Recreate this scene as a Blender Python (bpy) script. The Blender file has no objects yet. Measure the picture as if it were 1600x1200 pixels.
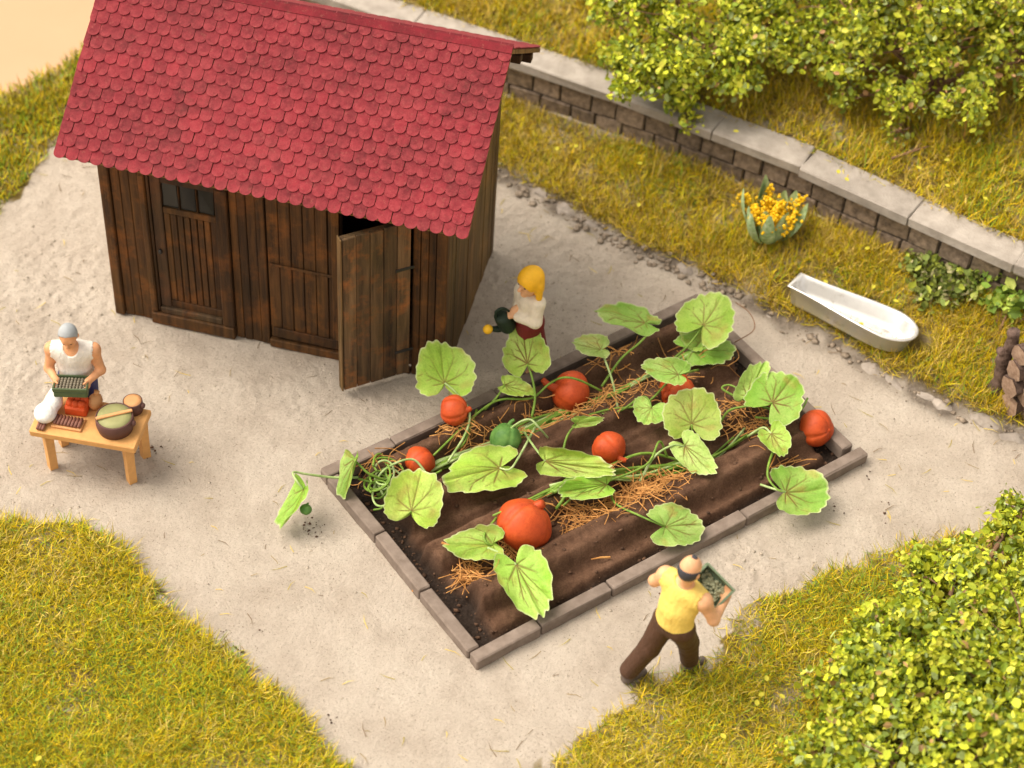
import bpy, math, random
import numpy as np
from mathutils import Vector, Matrix

random.seed(7); RNG = np.random.default_rng(11)
scene = bpy.context.scene
COL = scene.collection

# ------------------------------------------------------------------ camera
FPX, PITCH, ROLL, CAMH = 3150.0, math.radians(46), math.radians(4.0), 14.6
_c, _s = math.cos(PITCH), math.sin(PITCH)
_r0, _u0 = np.array([1, 0, 0.]), np.array([0, _s, _c])
CR = _r0*math.cos(ROLL) + _u0*math.sin(ROLL)
CU = -_r0*math.sin(ROLL) + _u0*math.cos(ROLL)
CW = np.array([0, _c, -_s]); C0 = np.array([0, 0, CAMH])
cam_d = bpy.data.cameras.new('camera'); cam = bpy.data.objects.new('camera', cam_d); COL.objects.link(cam)
cam_d.sensor_width = 36; cam_d.lens = 36*FPX/1600; cam_d.clip_start = .1; cam_d.clip_end = 3000
M = Matrix((list(CR), list(CU), list(-CW))).transposed().to_4x4(); M.translation = Vector(C0)
cam.matrix_world = M
cam_d.dof.use_dof = True; cam_d.dof.focus_distance = 18.9; cam_d.dof.aperture_fstop = .48
scene.camera = cam

# ------------------------------------------------------------------ sky, sun, exposure
SUN_EL, SUN_AZ = math.radians(56), math.radians(172)     # azimuth of the sun measured from +x, counter-clockwise
world = bpy.data.worlds.new('World'); scene.world = world; world.use_nodes = True
wn = world.node_tree; wn.nodes.clear()
wo = wn.nodes.new('ShaderNodeOutputWorld'); bg = wn.nodes.new('ShaderNodeBackground'); sky = wn.nodes.new('ShaderNodeTexSky')
hs = wn.nodes.new('ShaderNodeHueSaturation'); hs.inputs['Saturation'].default_value = .0
sky.sky_type = 'NISHITA'; sky.sun_disc = False; sky.sun_elevation = SUN_EL; sky.sun_rotation = math.pi/2 - SUN_AZ
sky.air_density = 1.0; sky.dust_density = 3.0
bg.inputs['Strength'].default_value = .145
wn.links.new(sky.outputs[0], hs.inputs['Color']); wn.links.new(hs.outputs[0], bg.inputs['Color']); wn.links.new(bg.outputs[0], wo.inputs['Surface'])
sun_d = bpy.data.lights.new('sun', 'SUN'); sun_d.energy = 1.75; sun_d.angle = math.radians(42); sun_d.color = (1, .95, .87)
sun = bpy.data.objects.new('sun', sun_d); COL.objects.link(sun)
_sd = Vector((math.cos(SUN_EL)*math.cos(SUN_AZ), math.cos(SUN_EL)*math.sin(SUN_AZ), math.sin(SUN_EL)))
sun.rotation_euler = _sd.to_track_quat('Z', 'Y').to_euler(); sun.location = (-8, 10, 12)
scene.view_settings.view_transform = 'Standard'; scene.view_settings.look = 'None'
scene.view_settings.exposure = .82; scene.view_settings.gamma = 1
scene.view_settings.use_white_balance = True; scene.view_settings.white_balance_temperature = 7350; scene.view_settings.white_balance_tint = 12

# ------------------------------------------------------------------ helpers
def gp(x, y, z=0.):
    """world point at height z that was surveyed from the photograph"""
    d = CW + CR*(x-800)/FPX + CU*(600-y)/FPX
    return C0 + d*(z-CAMH)/d[2]

def tag(o, label=None, cat=None, group=None, kind=None):
    if label: o['label'] = label
    if cat: o['category'] = cat
    if group: o['group'] = group
    if kind: o['kind'] = kind
    return o

def empty(name, loc, rz=0.):
    o = bpy.data.objects.new(name, None); o.empty_display_size = .1
    o.location = tuple(loc); o.rotation_euler = (0, 0, rz); COL.objects.link(o); return o

def mesh_obj(name, me, mat, parent=None):
    o = bpy.data.objects.new(name, me); COL.objects.link(o)
    if mat is not None and not me.materials: me.materials.append(mat)
    if parent is not None: o.parent = parent
    return o

def np_mesh(name, V, faces, smooth=False, attrs=None, mat=None):
    """V (n,3); faces: list of int arrays (m,3) or (m,4)"""
    me = bpy.data.meshes.new(name); V = np.asarray(V, dtype=np.float32)
    me.vertices.add(len(V)); me.vertices.foreach_set('co', V.ravel())
    faces = [np.asarray(f, dtype=np.int32) for f in faces if len(f)]
    nl = sum(f.size for f in faces); npoly = sum(len(f) for f in faces)
    me.loops.add(nl); me.polygons.add(npoly)
    me.loops.foreach_set('vertex_index', np.concatenate([f.ravel() for f in faces]))
    tot = np.concatenate([np.full(len(f), f.shape[1], np.int32) for f in faces])
    start = np.concatenate([[0], np.cumsum(tot)[:-1]]).astype(np.int32)
    me.polygons.foreach_set('loop_start', start)
    me.polygons.foreach_set('use_smooth', np.full(npoly, smooth))
    for k, a in (attrs or {}).items():
        a = np.asarray(a, dtype=np.float32)
        if a.ndim == 1:
            at = me.attributes.new(k, 'FLOAT', 'POINT'); at.data.foreach_set('value', a)
        else:
            at = me.attributes.new(k, 'FLOAT_COLOR', 'POINT')
            if a.shape[1] == 3: a = np.concatenate([a, np.ones((len(a), 1), np.float32)], 1)
            at.data.foreach_set('color', a.ravel())
    if mat is not None: me.materials.append(mat)
    me.update(calc_edges=True); me.validate()
    return me

class MB:
    """collects shapes into one mesh"""
    def __init__(s): s.v = []; s.f = []
    def add(s, V, F):
        n = len(s.v); s.v += [tuple(map(float, p)) for p in V]; s.f += [tuple(i+n for i in f) for f in F]; return s
    def box(s, x0, x1, y0, y1, z0, z1, bev=.0, jit=0.):
        if bev <= 0:
            V = [(x, y, z) for z in (z0, z1) for y in (y0, y1) for x in (x0, x1)]
            F = [(0, 2, 3, 1), (4, 5, 7, 6), (0, 1, 5, 4), (2, 6, 7, 3), (0, 4, 6, 2), (1, 3, 7, 5)]
        else:
            b = bev; V = []; F = []
            X, Y, Z = (x0, x1), (y0, y1), (z0, z1); idx = {}
            for i in (0, 1):
                for j in (0, 1):
                    for k in (0, 1):
                        sx, sy, sz = 1-2*i, 1-2*j, 1-2*k
                        for a in range(3):
                            p = [X[i], Y[j], Z[k]]
                            if a != 0: p[0] += sx*b
                            if a != 1: p[1] += sy*b
                            if a != 2: p[2] += sz*b
                            idx[i, j, k, a] = len(V); V.append(p)
            c = [(x0+x1)/2, (y0+y1)/2, (z0+z1)/2]
            def face(ids):
                P = [np.array(V[q]) for q in ids]
                n = np.cross(P[1]-P[0], P[2]-P[0])
                if n @ (sum(P)/len(P)-np.array(c)) < 0: ids = ids[::-1]
                F.append(tuple(ids))
            o2 = ((0, 0), (0, 1), (1, 1), (1, 0))
            for t in (0, 1):
                face([idx[t, p, q, 0] for p, q in o2]); face([idx[p, t, q, 1] for p, q in o2]); face([idx[p, q, t, 2] for p, q in o2])
            for p in (0, 1):
                for q in (0, 1):
                    face([idx[0, p, q, 1], idx[1, p, q, 1], idx[1, p, q, 2], idx[0, p, q, 2]])
                    face([idx[p, 0, q, 0], idx[p, 1, q, 0], idx[p, 1, q, 2], idx[p, 0, q, 2]])
                    face([idx[p, q, 0, 0], idx[p, q, 1, 0], idx[p, q, 1, 1], idx[p, q, 0, 1]])
            for i in (0, 1):
                for j in (0, 1):
                    for k in (0, 1): face([idx[i, j, k, a] for a in range(3)])
            if jit: V = [[c_+random.uniform(-jit, jit) for c_ in p] for p in V]
        return s.add(V, F)
    def tube(s, P, R, n=6, cap=True):
        P = [np.array(p, float) for p in P]
        if not hasattr(R, '__len__'): R = [R]*len(P)
        V = []; F = []; nrm = None
        for i, p in enumerate(P):
            t = P[min(i+1, len(P)-1)]-P[max(i-1, 0)]; t = t/(np.linalg.norm(t)+1e-9)
            if nrm is None:
                a = np.array([0, 0, 1.]) if abs(t[2]) < .9 else np.array([1., 0, 0]); nrm = np.cross(t, a)
            nrm = nrm-t*(nrm@t); nrm /= np.linalg.norm(nrm)+1e-9; bn = np.cross(t, nrm)
            for k in range(n):
                an = 2*math.pi*k/n; V.append(p+R[i]*(math.cos(an)*nrm+math.sin(an)*bn))
        for i in range(len(P)-1):
            for k in range(n):
                a, b = i*n+k, i*n+(k+1) % n; F.append((a, b, b+n, a+n))
        if cap: F.append(tuple(range(n))[::-1]); F.append(tuple(range((len(P)-1)*n, len(P)*n)))
        return s.add(V, F)
    def lathe(s, prof, n=24, c=(0, 0, 0)):
        V = [(c[0]+r*math.cos(2*math.pi*k/n), c[1]+r*math.sin(2*math.pi*k/n), c[2]+z) for r, z in prof for k in range(n)]
        F = [(i*n+k, i*n+(k+1) % n, (i+1)*n+(k+1) % n, (i+1)*n+k) for i in range(len(prof)-1) for k in range(n)]
        F.append(tuple(range(n))[::-1]); F.append(tuple(range((len(prof)-1)*n, len(prof)*n)))
        return s.add(V, F)
    def blob(s, c, r, n=8, m=6, jit=.0):
        r = np.array(r if hasattr(r, '__len__') else (r, r, r)); V = []; F = []
        for i in range(1, m):
            th = math.pi*i/m
            for k in range(n):
                ph = 2*math.pi*k/n; q = 1+random.uniform(-jit, jit)
                V.append(np.array(c)+r*q*np.array([math.sin(th)*math.cos(ph), math.sin(th)*math.sin(ph), math.cos(th)]))
        V.append(np.array(c)+r*np.array([0, 0, 1.])); V.append(np.array(c)-r*np.array([0, 0, 1.]))
        t, b = len(V)-2, len(V)-1
        for k in range(n):
            F.append((t, k, (k+1) % n)); F.append((b, (m-2)*n+(k+1) % n, (m-2)*n+k))
            for i in range(m-2): F.append((i*n+k, (i+1)*n+k, (i+1)*n+(k+1) % n, i*n+(k+1) % n))
        return s.add(V, F)
    def mesh(s, name, smooth=False):
        me = bpy.data.meshes.new(name); me.from_pydata(s.v, [], s.f); me.update()
        if smooth: me.polygons.foreach_set('use_smooth', [True]*len(me.polygons))
        return me
    def build(s, name, mat, parent=None, smooth=False):
        return mesh_obj(name, s.mesh(name, smooth), mat, parent)

def rel(o, root):
    """shift a mesh made in world coordinates under an unrotated root"""
    me = o.data; L = np.array(root.location); n = len(me.vertices); a = np.empty(n*3, np.float32)
    me.vertices.foreach_get('co', a); a = a.reshape(-1, 3)-L.astype(np.float32); me.vertices.foreach_set('co', a.ravel()); me.update()
    o.parent = root; return o

def spline(P, n=8):
    """Catmull-Rom through points"""
    P = [np.array(p, float) for p in P]
    if len(P) < 3: return [P[0]+(P[-1]-P[0])*t for t in np.linspace(0, 1, n)]
    Q = [2*P[0]-P[1]]+P+[2*P[-1]-P[-2]]; out = []
    for i in range(1, len(Q)-2):
        a, b, c, d = Q[i-1:i+3]
        for t in np.linspace(0, 1, n, endpoint=False):
            out.append(.5*((2*b)+(-a+c)*t+(2*a-5*b+4*c-d)*t*t+(-a+3*b-3*c+d)*t**3))
    out.append(P[-1]); return out

def vnoise(x, y, f=1., seed=0):
    x = np.asarray(x)*f+seed*17.3; y = np.asarray(y)*f+seed*9.7
    xi, yi = np.floor(x).astype(np.int64), np.floor(y).astype(np.int64); fx, fy = x-xi, y-yi
    fx = fx*fx*(3-2*fx); fy = fy*fy*(3-2*fy)
    def h(a, b):
        n = (a*374761393+b*668265263+seed*974711) & 0x7fffffff
        n = ((n ^ (n >> 13))*1274126177) & 0x7fffffff
        return ((n ^ (n >> 16)) & 0xffff)/65535.-.5
    return (h(xi, yi)*(1-fx)+h(xi+1, yi)*fx)*(1-fy)+(h(xi, yi+1)*(1-fx)+h(xi+1, yi+1)*fx)*fy

def sstep(a, b, x):
    t = np.clip((x-a)/(b-a), 0, 1); return t*t*(3-2*t)

# ------------------------------------------------------------------ materials
def s2l(c):
    c = [v/255 for v in c]; return tuple(v/12.92 if v <= .04045 else ((v+.055)/1.055)**2.4 for v in c)

class NT:
    def __init__(s, name):
        s.m = bpy.data.materials.new(name); s.m.use_nodes = True; s.t = s.m.node_tree; s.n = s.t.nodes; s.n.clear()
        s.out = s.n.new('ShaderNodeOutputMaterial'); s.b = s.n.new('ShaderNodeBsdfPrincipled')
        s.t.links.new(s.b.outputs[0], s.out.inputs[0]); s.pos = None
    def link(s, a, b): s.t.links.new(a, b)
    def P(s, scale=(1, 1, 1)):
        g = s.n.new('ShaderNodeNewGeometry'); mp = s.n.new('ShaderNodeMapping'); mp.inputs['Scale'].default_value = scale
        s.link(g.outputs['Position'], mp.inputs[0]); return mp.outputs[0]
    def noise(s, scale, detail=4, rough=.6, vec=None):
        n = s.n.new('ShaderNodeTexNoise'); n.inputs['Scale'].default_value = scale; n.inputs['Detail'].default_value = detail
        n.inputs['Roughness'].default_value = rough; s.link(vec if vec is not None else s.P(), n.inputs['Vector']); return n.outputs['Fac']
    def ramp(s, fac, stops):
        r = s.n.new('ShaderNodeValToRGB'); e = r.color_ramp.elements
        while len(e) < len(stops): e.new(.5)
        for q, (p, c) in zip(e, stops): q.position = p; q.color = (*c, 1)
        s.link(fac, r.inputs[0]); return r.outputs[0]
    def mix(s, fac, a, b, mode='MIX'):
        m = s.n.new('ShaderNodeMix'); m.data_type = 'RGBA'; m.blend_type = mode
        for sock, val in ((m.inputs[0], fac), (m.inputs[6], a), (m.inputs[7], b)):
            if isinstance(val, (int, float)): sock.default_value = val
            elif isinstance(val, tuple): sock.default_value = (*val, 1)
            else: s.link(val, sock)
        return m.outputs[2]
    def attr(s, name, out='Fac'):
        a = s.n.new('ShaderNodeAttribute'); a.attribute_name = name; return a.outputs[out]
    def rnd(s): return s.n.new('ShaderNodeObjectInfo').outputs['Random']
    def bump(s, h, strength=.4, dist=.02):
        b = s.n.new('ShaderNodeBump'); b.inputs['Strength'].default_value = strength; b.inputs['Distance'].default_value = dist
        s.link(h, b.inputs['Height'])
        prev = s.b.inputs['Normal'].links
        if prev: s.link(prev[0].from_socket, b.inputs['Normal'])
        s.link(b.outputs[0], s.b.inputs['Normal']); return s
    def done(s, col=None, rough=.8, spec=.3):
        if col is not None:
            if isinstance(col, tuple): s.b.inputs['Base Color'].default_value = (*col, 1)
            else: s.link(col, s.b.inputs['Base Color'])
        if isinstance(rough, (int, float)): s.b.inputs['Roughness'].default_value = rough
        else: s.link(rough, s.b.inputs['Roughness'])
        s.b.inputs['Specular IOR Level'].default_value = spec
        return s.m
    def translucent(s, col, fac=.25):
        tr = s.n.new('ShaderNodeBsdfTranslucent'); mx = s.n.new('ShaderNodeMixShader'); mx.inputs[0].default_value = fac
        s.link(col, tr.inputs[0]) if not isinstance(col, tuple) else None
        s.link(s.b.outputs[0], mx.inputs[1]); s.link(tr.outputs[0], mx.inputs[2]); s.link(mx.outputs[0], s.out.inputs[0])

def scale_c(c, k): return tuple(v*k for v in c)

def mottled(name, c1, c2, sc=6., rough=.8, bump=.3, bsc=40., bd=.01, rnd=.0, spec=.3, detail=5):
    t = NT(name); col = t.ramp(t.noise(sc, detail), [(.3, c1), (.7, c2)])
    if rnd:
        r = t.ramp(t.rnd(), [(0, (1-rnd,)*3), (1, (1+rnd*.4,)*3)]); col = t.mix(1., col, r, 'MULTIPLY')
    if bump: t.bump(t.noise(bsc, 5), bump, bd)
    return t.done(col, rough, spec)

def painted(name, c, var=.12, rough=.6, sc=14.):
    t = NT(name); col = t.ramp(t.noise(sc, 5), [(.3, scale_c(c, 1-var)), (.7, scale_c(c, 1+var*.6))])
    t.bump(t.noise(60, 3), .2, .006); t.bump(t.noise(24, 4, .6), .3, .014)
    if 'cloth' in name or name in ('sack',): t.bump(t.noise(1., 4, .55, t.P((11, 11, 6))), .55, .05)
    return t.done(col, rough, .35)

MAT = {}
# sandy garden soil / moss under the grass
t = NT('sand')
sand = t.ramp(t.noise(1.3, 7, .7), [(.3, (.53, .445, .365)), (.52, (.65, .565, .475)), (.72, (.71, .63, .535))])
fine = t.ramp(t.noise(34, 5, .75), [(.27, (.42, .36, .30)), (.40, (.95, .94, .93)), (.8, (1.1, 1.1, 1.1))])
sand = t.mix(.75, sand, fine, 'MULTIPLY')
spk = t.ramp(t.noise(60, 3, .6), [(.30, (.38, .31, .24)), (.38, (1, 1, 1)), (.66, (1, 1, 1)), (.74, (1.16, 1.16, 1.14))]); sand = t.mix(.9, sand, spk, 'MULTIPLY')
moss = t.ramp(t.noise(7, 4), [(.3, (.13, .09, .018)), (.6, (.24, .165, .03)), (.8, (.34, .25, .06))])
col = t.mix(t.attr('grass'), sand, moss)
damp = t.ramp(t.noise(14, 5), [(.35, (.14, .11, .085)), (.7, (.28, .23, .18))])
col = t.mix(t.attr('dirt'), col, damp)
t.bump(t.noise(26, 7, .78), 1., .045); t.bump(t.noise(120, 3, .6), .6, .01)
MAT['sand'] = t.done(col, .95, .15)
MAT['backdrop'] = mottled('backdrop', (.53, .315, .19), (.56, .34, .21), .6, .9, .05, 30, .005)
MAT['earth'] = mottled('earth', (.17, .13, .095), (.40, .325, .25), 22, .95, .6, 50, .02)
MAT['clod'] = mottled('clod', (.38, .315, .245), (.54, .465, .38), 60, .95, .4, 90, .006)
# timber
def wood(name, dark, mid, warm, zs=1.1, rnd=.35, across=(16, 16), wear_highlight=.5):
    t = NT(name); vec = t.P((across[0], across[1], zs))
    st = t.noise(1., 6, .65, vec)
    col = t.ramp(st, [(.30, dark), (.5, mid), (.70, scale_c(mid, 1.7))])
    w = t.ramp(t.noise(3.2, 5, .7), [(.5, (0, 0, 0)), (.68, (1, 1, 1))])
    wm = t.n.new('ShaderNodeMath'); wm.operation = 'MULTIPLY'; wm.inputs[1].default_value = wear_highlight
    t.link(w, wm.inputs[0]); col = t.mix(wm.outputs[0], col, warm)
    gr = t.ramp(t.noise(1.7, 4, .6), [(.42, (1, 1, 1)), (.7, (.62, .74, .45))]); col = t.mix(.6, col, gr, 'MULTIPLY')
    r = t.ramp(t.rnd(), [(0, (1-rnd,)*3), (1, (1+rnd,)*3)]); col = t.mix(1., col, r, 'MULTIPLY')
    t.bump(t.noise(3., 5, .7, vec), .5, .012); t.bump(t.noise(70, 3), .2, .006)
    return t.done(col, .72, .3)
MAT['wood'] = wood('wood', (.020, .009, .003), (.066, .028, .008), (.24, .075, .012))
MAT['wood_dark'] = wood('wood_dark', (.014, .007, .004), (.045, .022, .010), (.12, .042, .014))
MAT['wood_end'] = wood('wood_end', (.035, .02, .009), (.13, .074, .028), (.28, .125, .032), wear_highlight=.4, across=(26, 26))
MAT['door_wood'] = wood('door_wood', (.03, .018, .01), (.10, .058, .028), (.28, .095, .026), wear_highlight=.8)
MAT['glass'] = NT('glass').done((.02, .02, .016), .18, .35)
MAT['iron'] = NT('iron').done((.02, .018, .016), .5, .4)
# roof tiles
t = NT('roof_tile')
col = t.ramp(t.noise(2.2, 5), [(.3, (.165, .013, .022)), (.55, (.25, .021, .034)), (.75, (.31, .040, .050))])
r = t.ramp(t.rnd(), [(0, (.70, .74, .74)), (1, (1.16, 1.12, 1.12))]); col = t.mix(1., col, r, 'MULTIPLY')
wk = t.ramp(t.noise(26, 5, .75), [(.56, (0, 0, 0)), (.70, (1, 1, 1))]); wm = t.n.new('ShaderNodeMath'); wm.operation = 'MULTIPLY'; wm.inputs[1].default_value = .45
t.link(wk, wm.inputs[0]); col = t.mix(wm.outputs[0], col, (.36, .17, .12))
br = t.ramp(t.noise(2.6, 7, .75), [(.40, (1.08, 1., 1.)), (.52, (.88, .86, .86)), (.68, (.46, .60, .50))]); col = t.mix(.95, col, br, 'MULTIPLY')
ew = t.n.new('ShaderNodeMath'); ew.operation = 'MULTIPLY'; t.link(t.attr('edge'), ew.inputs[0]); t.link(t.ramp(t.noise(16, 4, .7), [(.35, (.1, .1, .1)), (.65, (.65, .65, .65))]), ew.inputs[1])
col = t.mix(ew.outputs[0], t.mix(1., col, (.84, .78, .78), 'MULTIPLY'), (.37, .058, .066))  # rounded tile ends lightened: caught light painted in along with wear
fd = t.ramp(t.noise(80, 3, .6), [(.3, (.8, .78, .78)), (.6, (1.05, 1.05, 1.05))]); col = t.mix(.8, col, fd, 'MULTIPLY')
t.bump(t.noise(75, 4, .7), .45, .01)
MAT['tile'] = t.done(col, .8, .25)
# masonry
MAT['brick'] = mottled('brick', (.11, .08, .058), (.36, .265, .19), 14, .9, .6, 34, .02, rnd=.3)
MAT['mortar'] = mottled('mortar', (.035, .026, .02), (.075, .058, .045), 20, .95, .4, 60, .01)
MAT['coping'] = mottled('coping', (.27, .235, .20), (.46, .41, .36), 3.5, .92, .6, 40, .015, rnd=.1, detail=8)
MAT['kerb'] = mottled('kerb', (.165, .125, .10), (.26, .205, .17), 9, .88, .35, 110, .006, rnd=.15)
MAT['rock'] = mottled('rock', (.24, .205, .175), (.42, .365, .315), 7, .9, .6, 26, .02, rnd=.25)
# bed soil
t = NT('soil')
so = t.ramp(t.noise(3.5, 6, .7), [(.3, (.078, .038, .022)), (.55, (.14, .075, .045)), (.8, (.21, .118, .075))])
gr = t.ramp(t.noise(60, 4, .7), [(.3, (.55, .5, .5)), (.6, (1.05, 1.05, 1.05))]); so = t.mix(.8, so, gr, 'MULTIPLY')
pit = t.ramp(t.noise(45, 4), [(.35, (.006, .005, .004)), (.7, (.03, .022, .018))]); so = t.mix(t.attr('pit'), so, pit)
t.bump(t.noise(18, 6, .7), .5, .03); t.bump(t.noise(90, 4, .7), .4, .01)
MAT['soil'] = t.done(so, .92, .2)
MAT['soil_clod'] = mottled('soil_clod', (.05, .028, .018), (.16, .085, .05), 18, .95, .5, 50, .02)
# plants
def leafmat(name, attr='col', trans=.25, rough=.55, spec=.35, bsc=50, bstr=.25):
    t = NT(name); col = t.attr(attr, 'Color')
    n = t.ramp(t.noise(55, 5, .8), [(.3, (.62, .72, .5)), (.5, (1, 1, 1)), (.7, (1.22, 1.14, 1.15))]); col = t.mix(.8, col, n, 'MULTIPLY')
    if bstr:
        n2 = t.ramp(t.noise(9, 4, .7), [(.3, (.78, .9, .6)), (.7, (1.15, 1.06, 1.2))]); col = t.mix(.8, col, n2, 'MULTIPLY')
        t.bump(t.noise(bsc, 4, .7), bstr, .012)
    m = t.done(col, rough, spec)
    if trans: t.translucent(col, trans)
    return m
MAT['pleaf'] = leafmat('pumpkin_leaf', trans=.18, bstr=.5)
MAT['bleaf'] = leafmat('bush_leaf', trans=.14, rough=.6, bstr=0)
MAT['grass'] = leafmat('grass', trans=0, rough=.6, spec=.25, bstr=0)
MAT['stem'] = mottled('stem', (.10, .20, .025), (.22, .36, .055), 12, .5, .2, 60, .005)
MAT['stem_pale'] = mottled('stem_pale', (.20, .34, .08), (.50, .60, .30), 9, .5, .15, 60, .005)
MAT['straw'] = mottled('straw', (.36, .14, .035), (.66, .34, .11), 16, .75, .2, 60, .004)
MAT['bark'] = mottled('bark', (.04, .024, .015), (.13, .08, .05), 14, .9, .7, 40, .02)
MAT['twig'] = mottled('twig', (.16, .085, .05), (.3, .17, .1), 14, .85, .4, 40, .01)
MAT['log_bark'] = mottled('log_bark', (.05, .028, .02), (.19, .125, .1), 12, .9, .8, 30, .025, rnd=.25)
MAT['log_end'] = mottled('log_end', (.22, .13, .085), (.42, .29, .21), 20, .85, .4, 60, .01, rnd=.2)
t = NT('pumpkin_skin')
pc = t.ramp(t.noise(5, 4), [(.3, (.46, .056, .012)), (.6, (.57, .078, .016)), (.8, (.66, .12, .03))])
r = t.ramp(t.rnd(), [(0, (.88, .88, .88)), (1, (1.06, 1.06, 1.06))]); pc = t.mix(1., pc, r, 'MULTIPLY')
bl = t.ramp(t.noise(16, 6, .75), [(.32, (.72, .66, .6)), (.5, (1, 1, 1)), (.72, (1.1, 1.25, 1.3))]); pc = t.mix(.8, pc, bl, 'MULTIPLY'); t.bump(t.noise(45, 5, .7), .35, .01); MAT['pumpkin'] = t.done(pc, .55, .35)
MAT['pumpkin_green'] = mottled('pumpkin_green', (.045, .15, .028), (.13, .27, .06), 12, .55, .2, 50, .008)
MAT['flower'] = painted('flower', (.86, .52, .015), .25, .6, 30)
t = NT('herb_leaf'); hc = t.ramp(t.noise(18, 4), [(.3, (.20, .33, .14)), (.5, (.36, .50, .25)), (.75, (.62, .70, .48))]); MAT['herb'] = t.done(hc, .6, .3)
# painted figures and goods
MAT['skin'] = painted('skin', (.72, .39, .21), .2); MAT['skin2'] = painted('skin2', (.70, .34, .17), .2)
for k, c in dict(yellow_cloth=(.80, .58, .14), brown_cloth=(.075, .034, .018), white_cloth=(.76, .72, .66), cream_cloth=(.74, .66, .52),
                 blue_cloth=(.035, .04, .15), red_cloth=(.15, .012, .012), dark_hair=(.045, .045, .055), grey_hair=(.34, .37, .39), blond_hair=(.82, .44, .025),
                 shoe=(.12, .09, .075), box_green=(.15, .21, .13), tray_green=(.075, .11, .05), table_wood=(.66, .34, .12), red_paint=(.66, .085, .018),
                 pot_brown=(.11, .048, .04), sage=(.30, .30, .13), tan=(.66, .33, .14), plum=(.21, .085, .06), sack=(.80, .79, .77), dark_green=(.012, .026, .014),
                 yellow_paint=(.83, .46, .025), soil_fill=(.19, .165, .12), crop_fill=(.30, .31, .20), eye=(.03, .02, .018), lip=(.42, .11, .07)).items():
    MAT[k] = painted(k, c)
t = NT('enamel'); ec = t.ramp(t.noise(6, 7, .75), [(.32, (.52, .48, .43)), (.43, (.74, .73, .71)), (.7, (.82, .81, .80))]); t.b.inputs['Metallic'].default_value = .55; MAT['enamel'] = t.done(ec, .26, .6)

# ------------------------------------------------------------------ layout of the place
WX = np.array([-5.0, -2.8, -.22, 1.37, 2.63, 3.99, 5.17, 8.5]); WY = np.array([20.35, 19.45, 18.35, 17.65, 17.01, 16.17, 15.46, 13.5])   # wall face
EX = np.array([-7.5, -5.2, -3., -1.6, -.16, .43, 1.28, 1.76, 2.3, 2.83, 3.22, 3.85, 4.4, 5.13, 8.5])
EY = np.array([18.6, 18.75, 18.65, 18.2, 17.21, 16.79, 16.14, 15.99, 15.65, 15.21, 15.06, 14.56, 14.17, 13.8, 12.2])                    # foot of the bank
def ywall(x): return np.interp(x, WX, WY)
def yedge(x): return np.interp(x, EX, EY)+.12*vnoise(x, x*0, 2.3, 5)
LAWN_L = [(-7, 12.0), (-5.6, 11.95), (-4.65, 11.86), (-4.06, 11.88), (-3.41, 11.57), (-2.97, 11.09), (-2.5, 10.63), (-1.92, 10.13), (-1.42, 9.71), (-1.0, 9.3), (-.4, 8.6), (.2, 5.5), (-7, 5.5)]
LAWN_R = [(-.1, 8.7), (.42, 9.56), (.76, 9.92), (1.25, 10.36), (1.77, 10.76), (2.37, 11.44), (2.73, 11.69), (3.29, 12.05), (3.85, 12.33), (5.01, 12.8), (8, 13.2), (8, 5.5), (-.4, 5.5)]
BACK_L = [(-8, 13.6), (-6.5, 14.8), (-5.61, 16.04), (-5.38, 16.92), (-5.24, 17.6), (-4.6, 18.2), (-3.0, 18.7), (-1.6, 18.3), (-1.6, 23), (-9, 23)]
def inpoly(x, y, P):
    c = np.zeros(np.shape(x), bool); j = len(P)-1
    for i in range(len(P)):
        xi, yi = P[i]; xj, yj = P[j]
        c ^= ((yi > y) != (yj > y)) & (x < (xj-xi)*(y-yi)/(yj-yi+1e-12)+xi); j = i
    return c
def rim(x, y): return (y-(18.1+1.03*(x+6.08)))/1.435     # >0 beyond the garden's far left rim
BED0 = gp(745, 1035, .12); BED0[2] = 0; BANG = math.radians(37.6)
BU = np.array([math.cos(BANG), math.sin(BANG), 0]); BV = np.array([-BU[1], BU[0], 0]); BL, BW = 4.63, 2.68
def bedpt(u, v, z=0.): return BED0+BU*u+BV*v+np.array([0, 0, z])
def rough_at(x, y):
    return 1.1*np.exp(-((x-.5)**2/1.6+(y-15.6)**2/2.))+.9*np.exp(-((x+4.9)**2/.8+(y-14.6)**2/3.))+.5*np.exp(-((x+2.)**2/3.+(y-13.6)**2/.3))+np.exp(-((x-2.5)**2/.35+(y-11.9)**2/.12))+.8*np.exp(-((x+3.45)**2/.06+(y-12.75)**2/.1))+.8*np.exp(-((x+1.95)**2/.04+(y-12.05)**2/.05))
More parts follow.
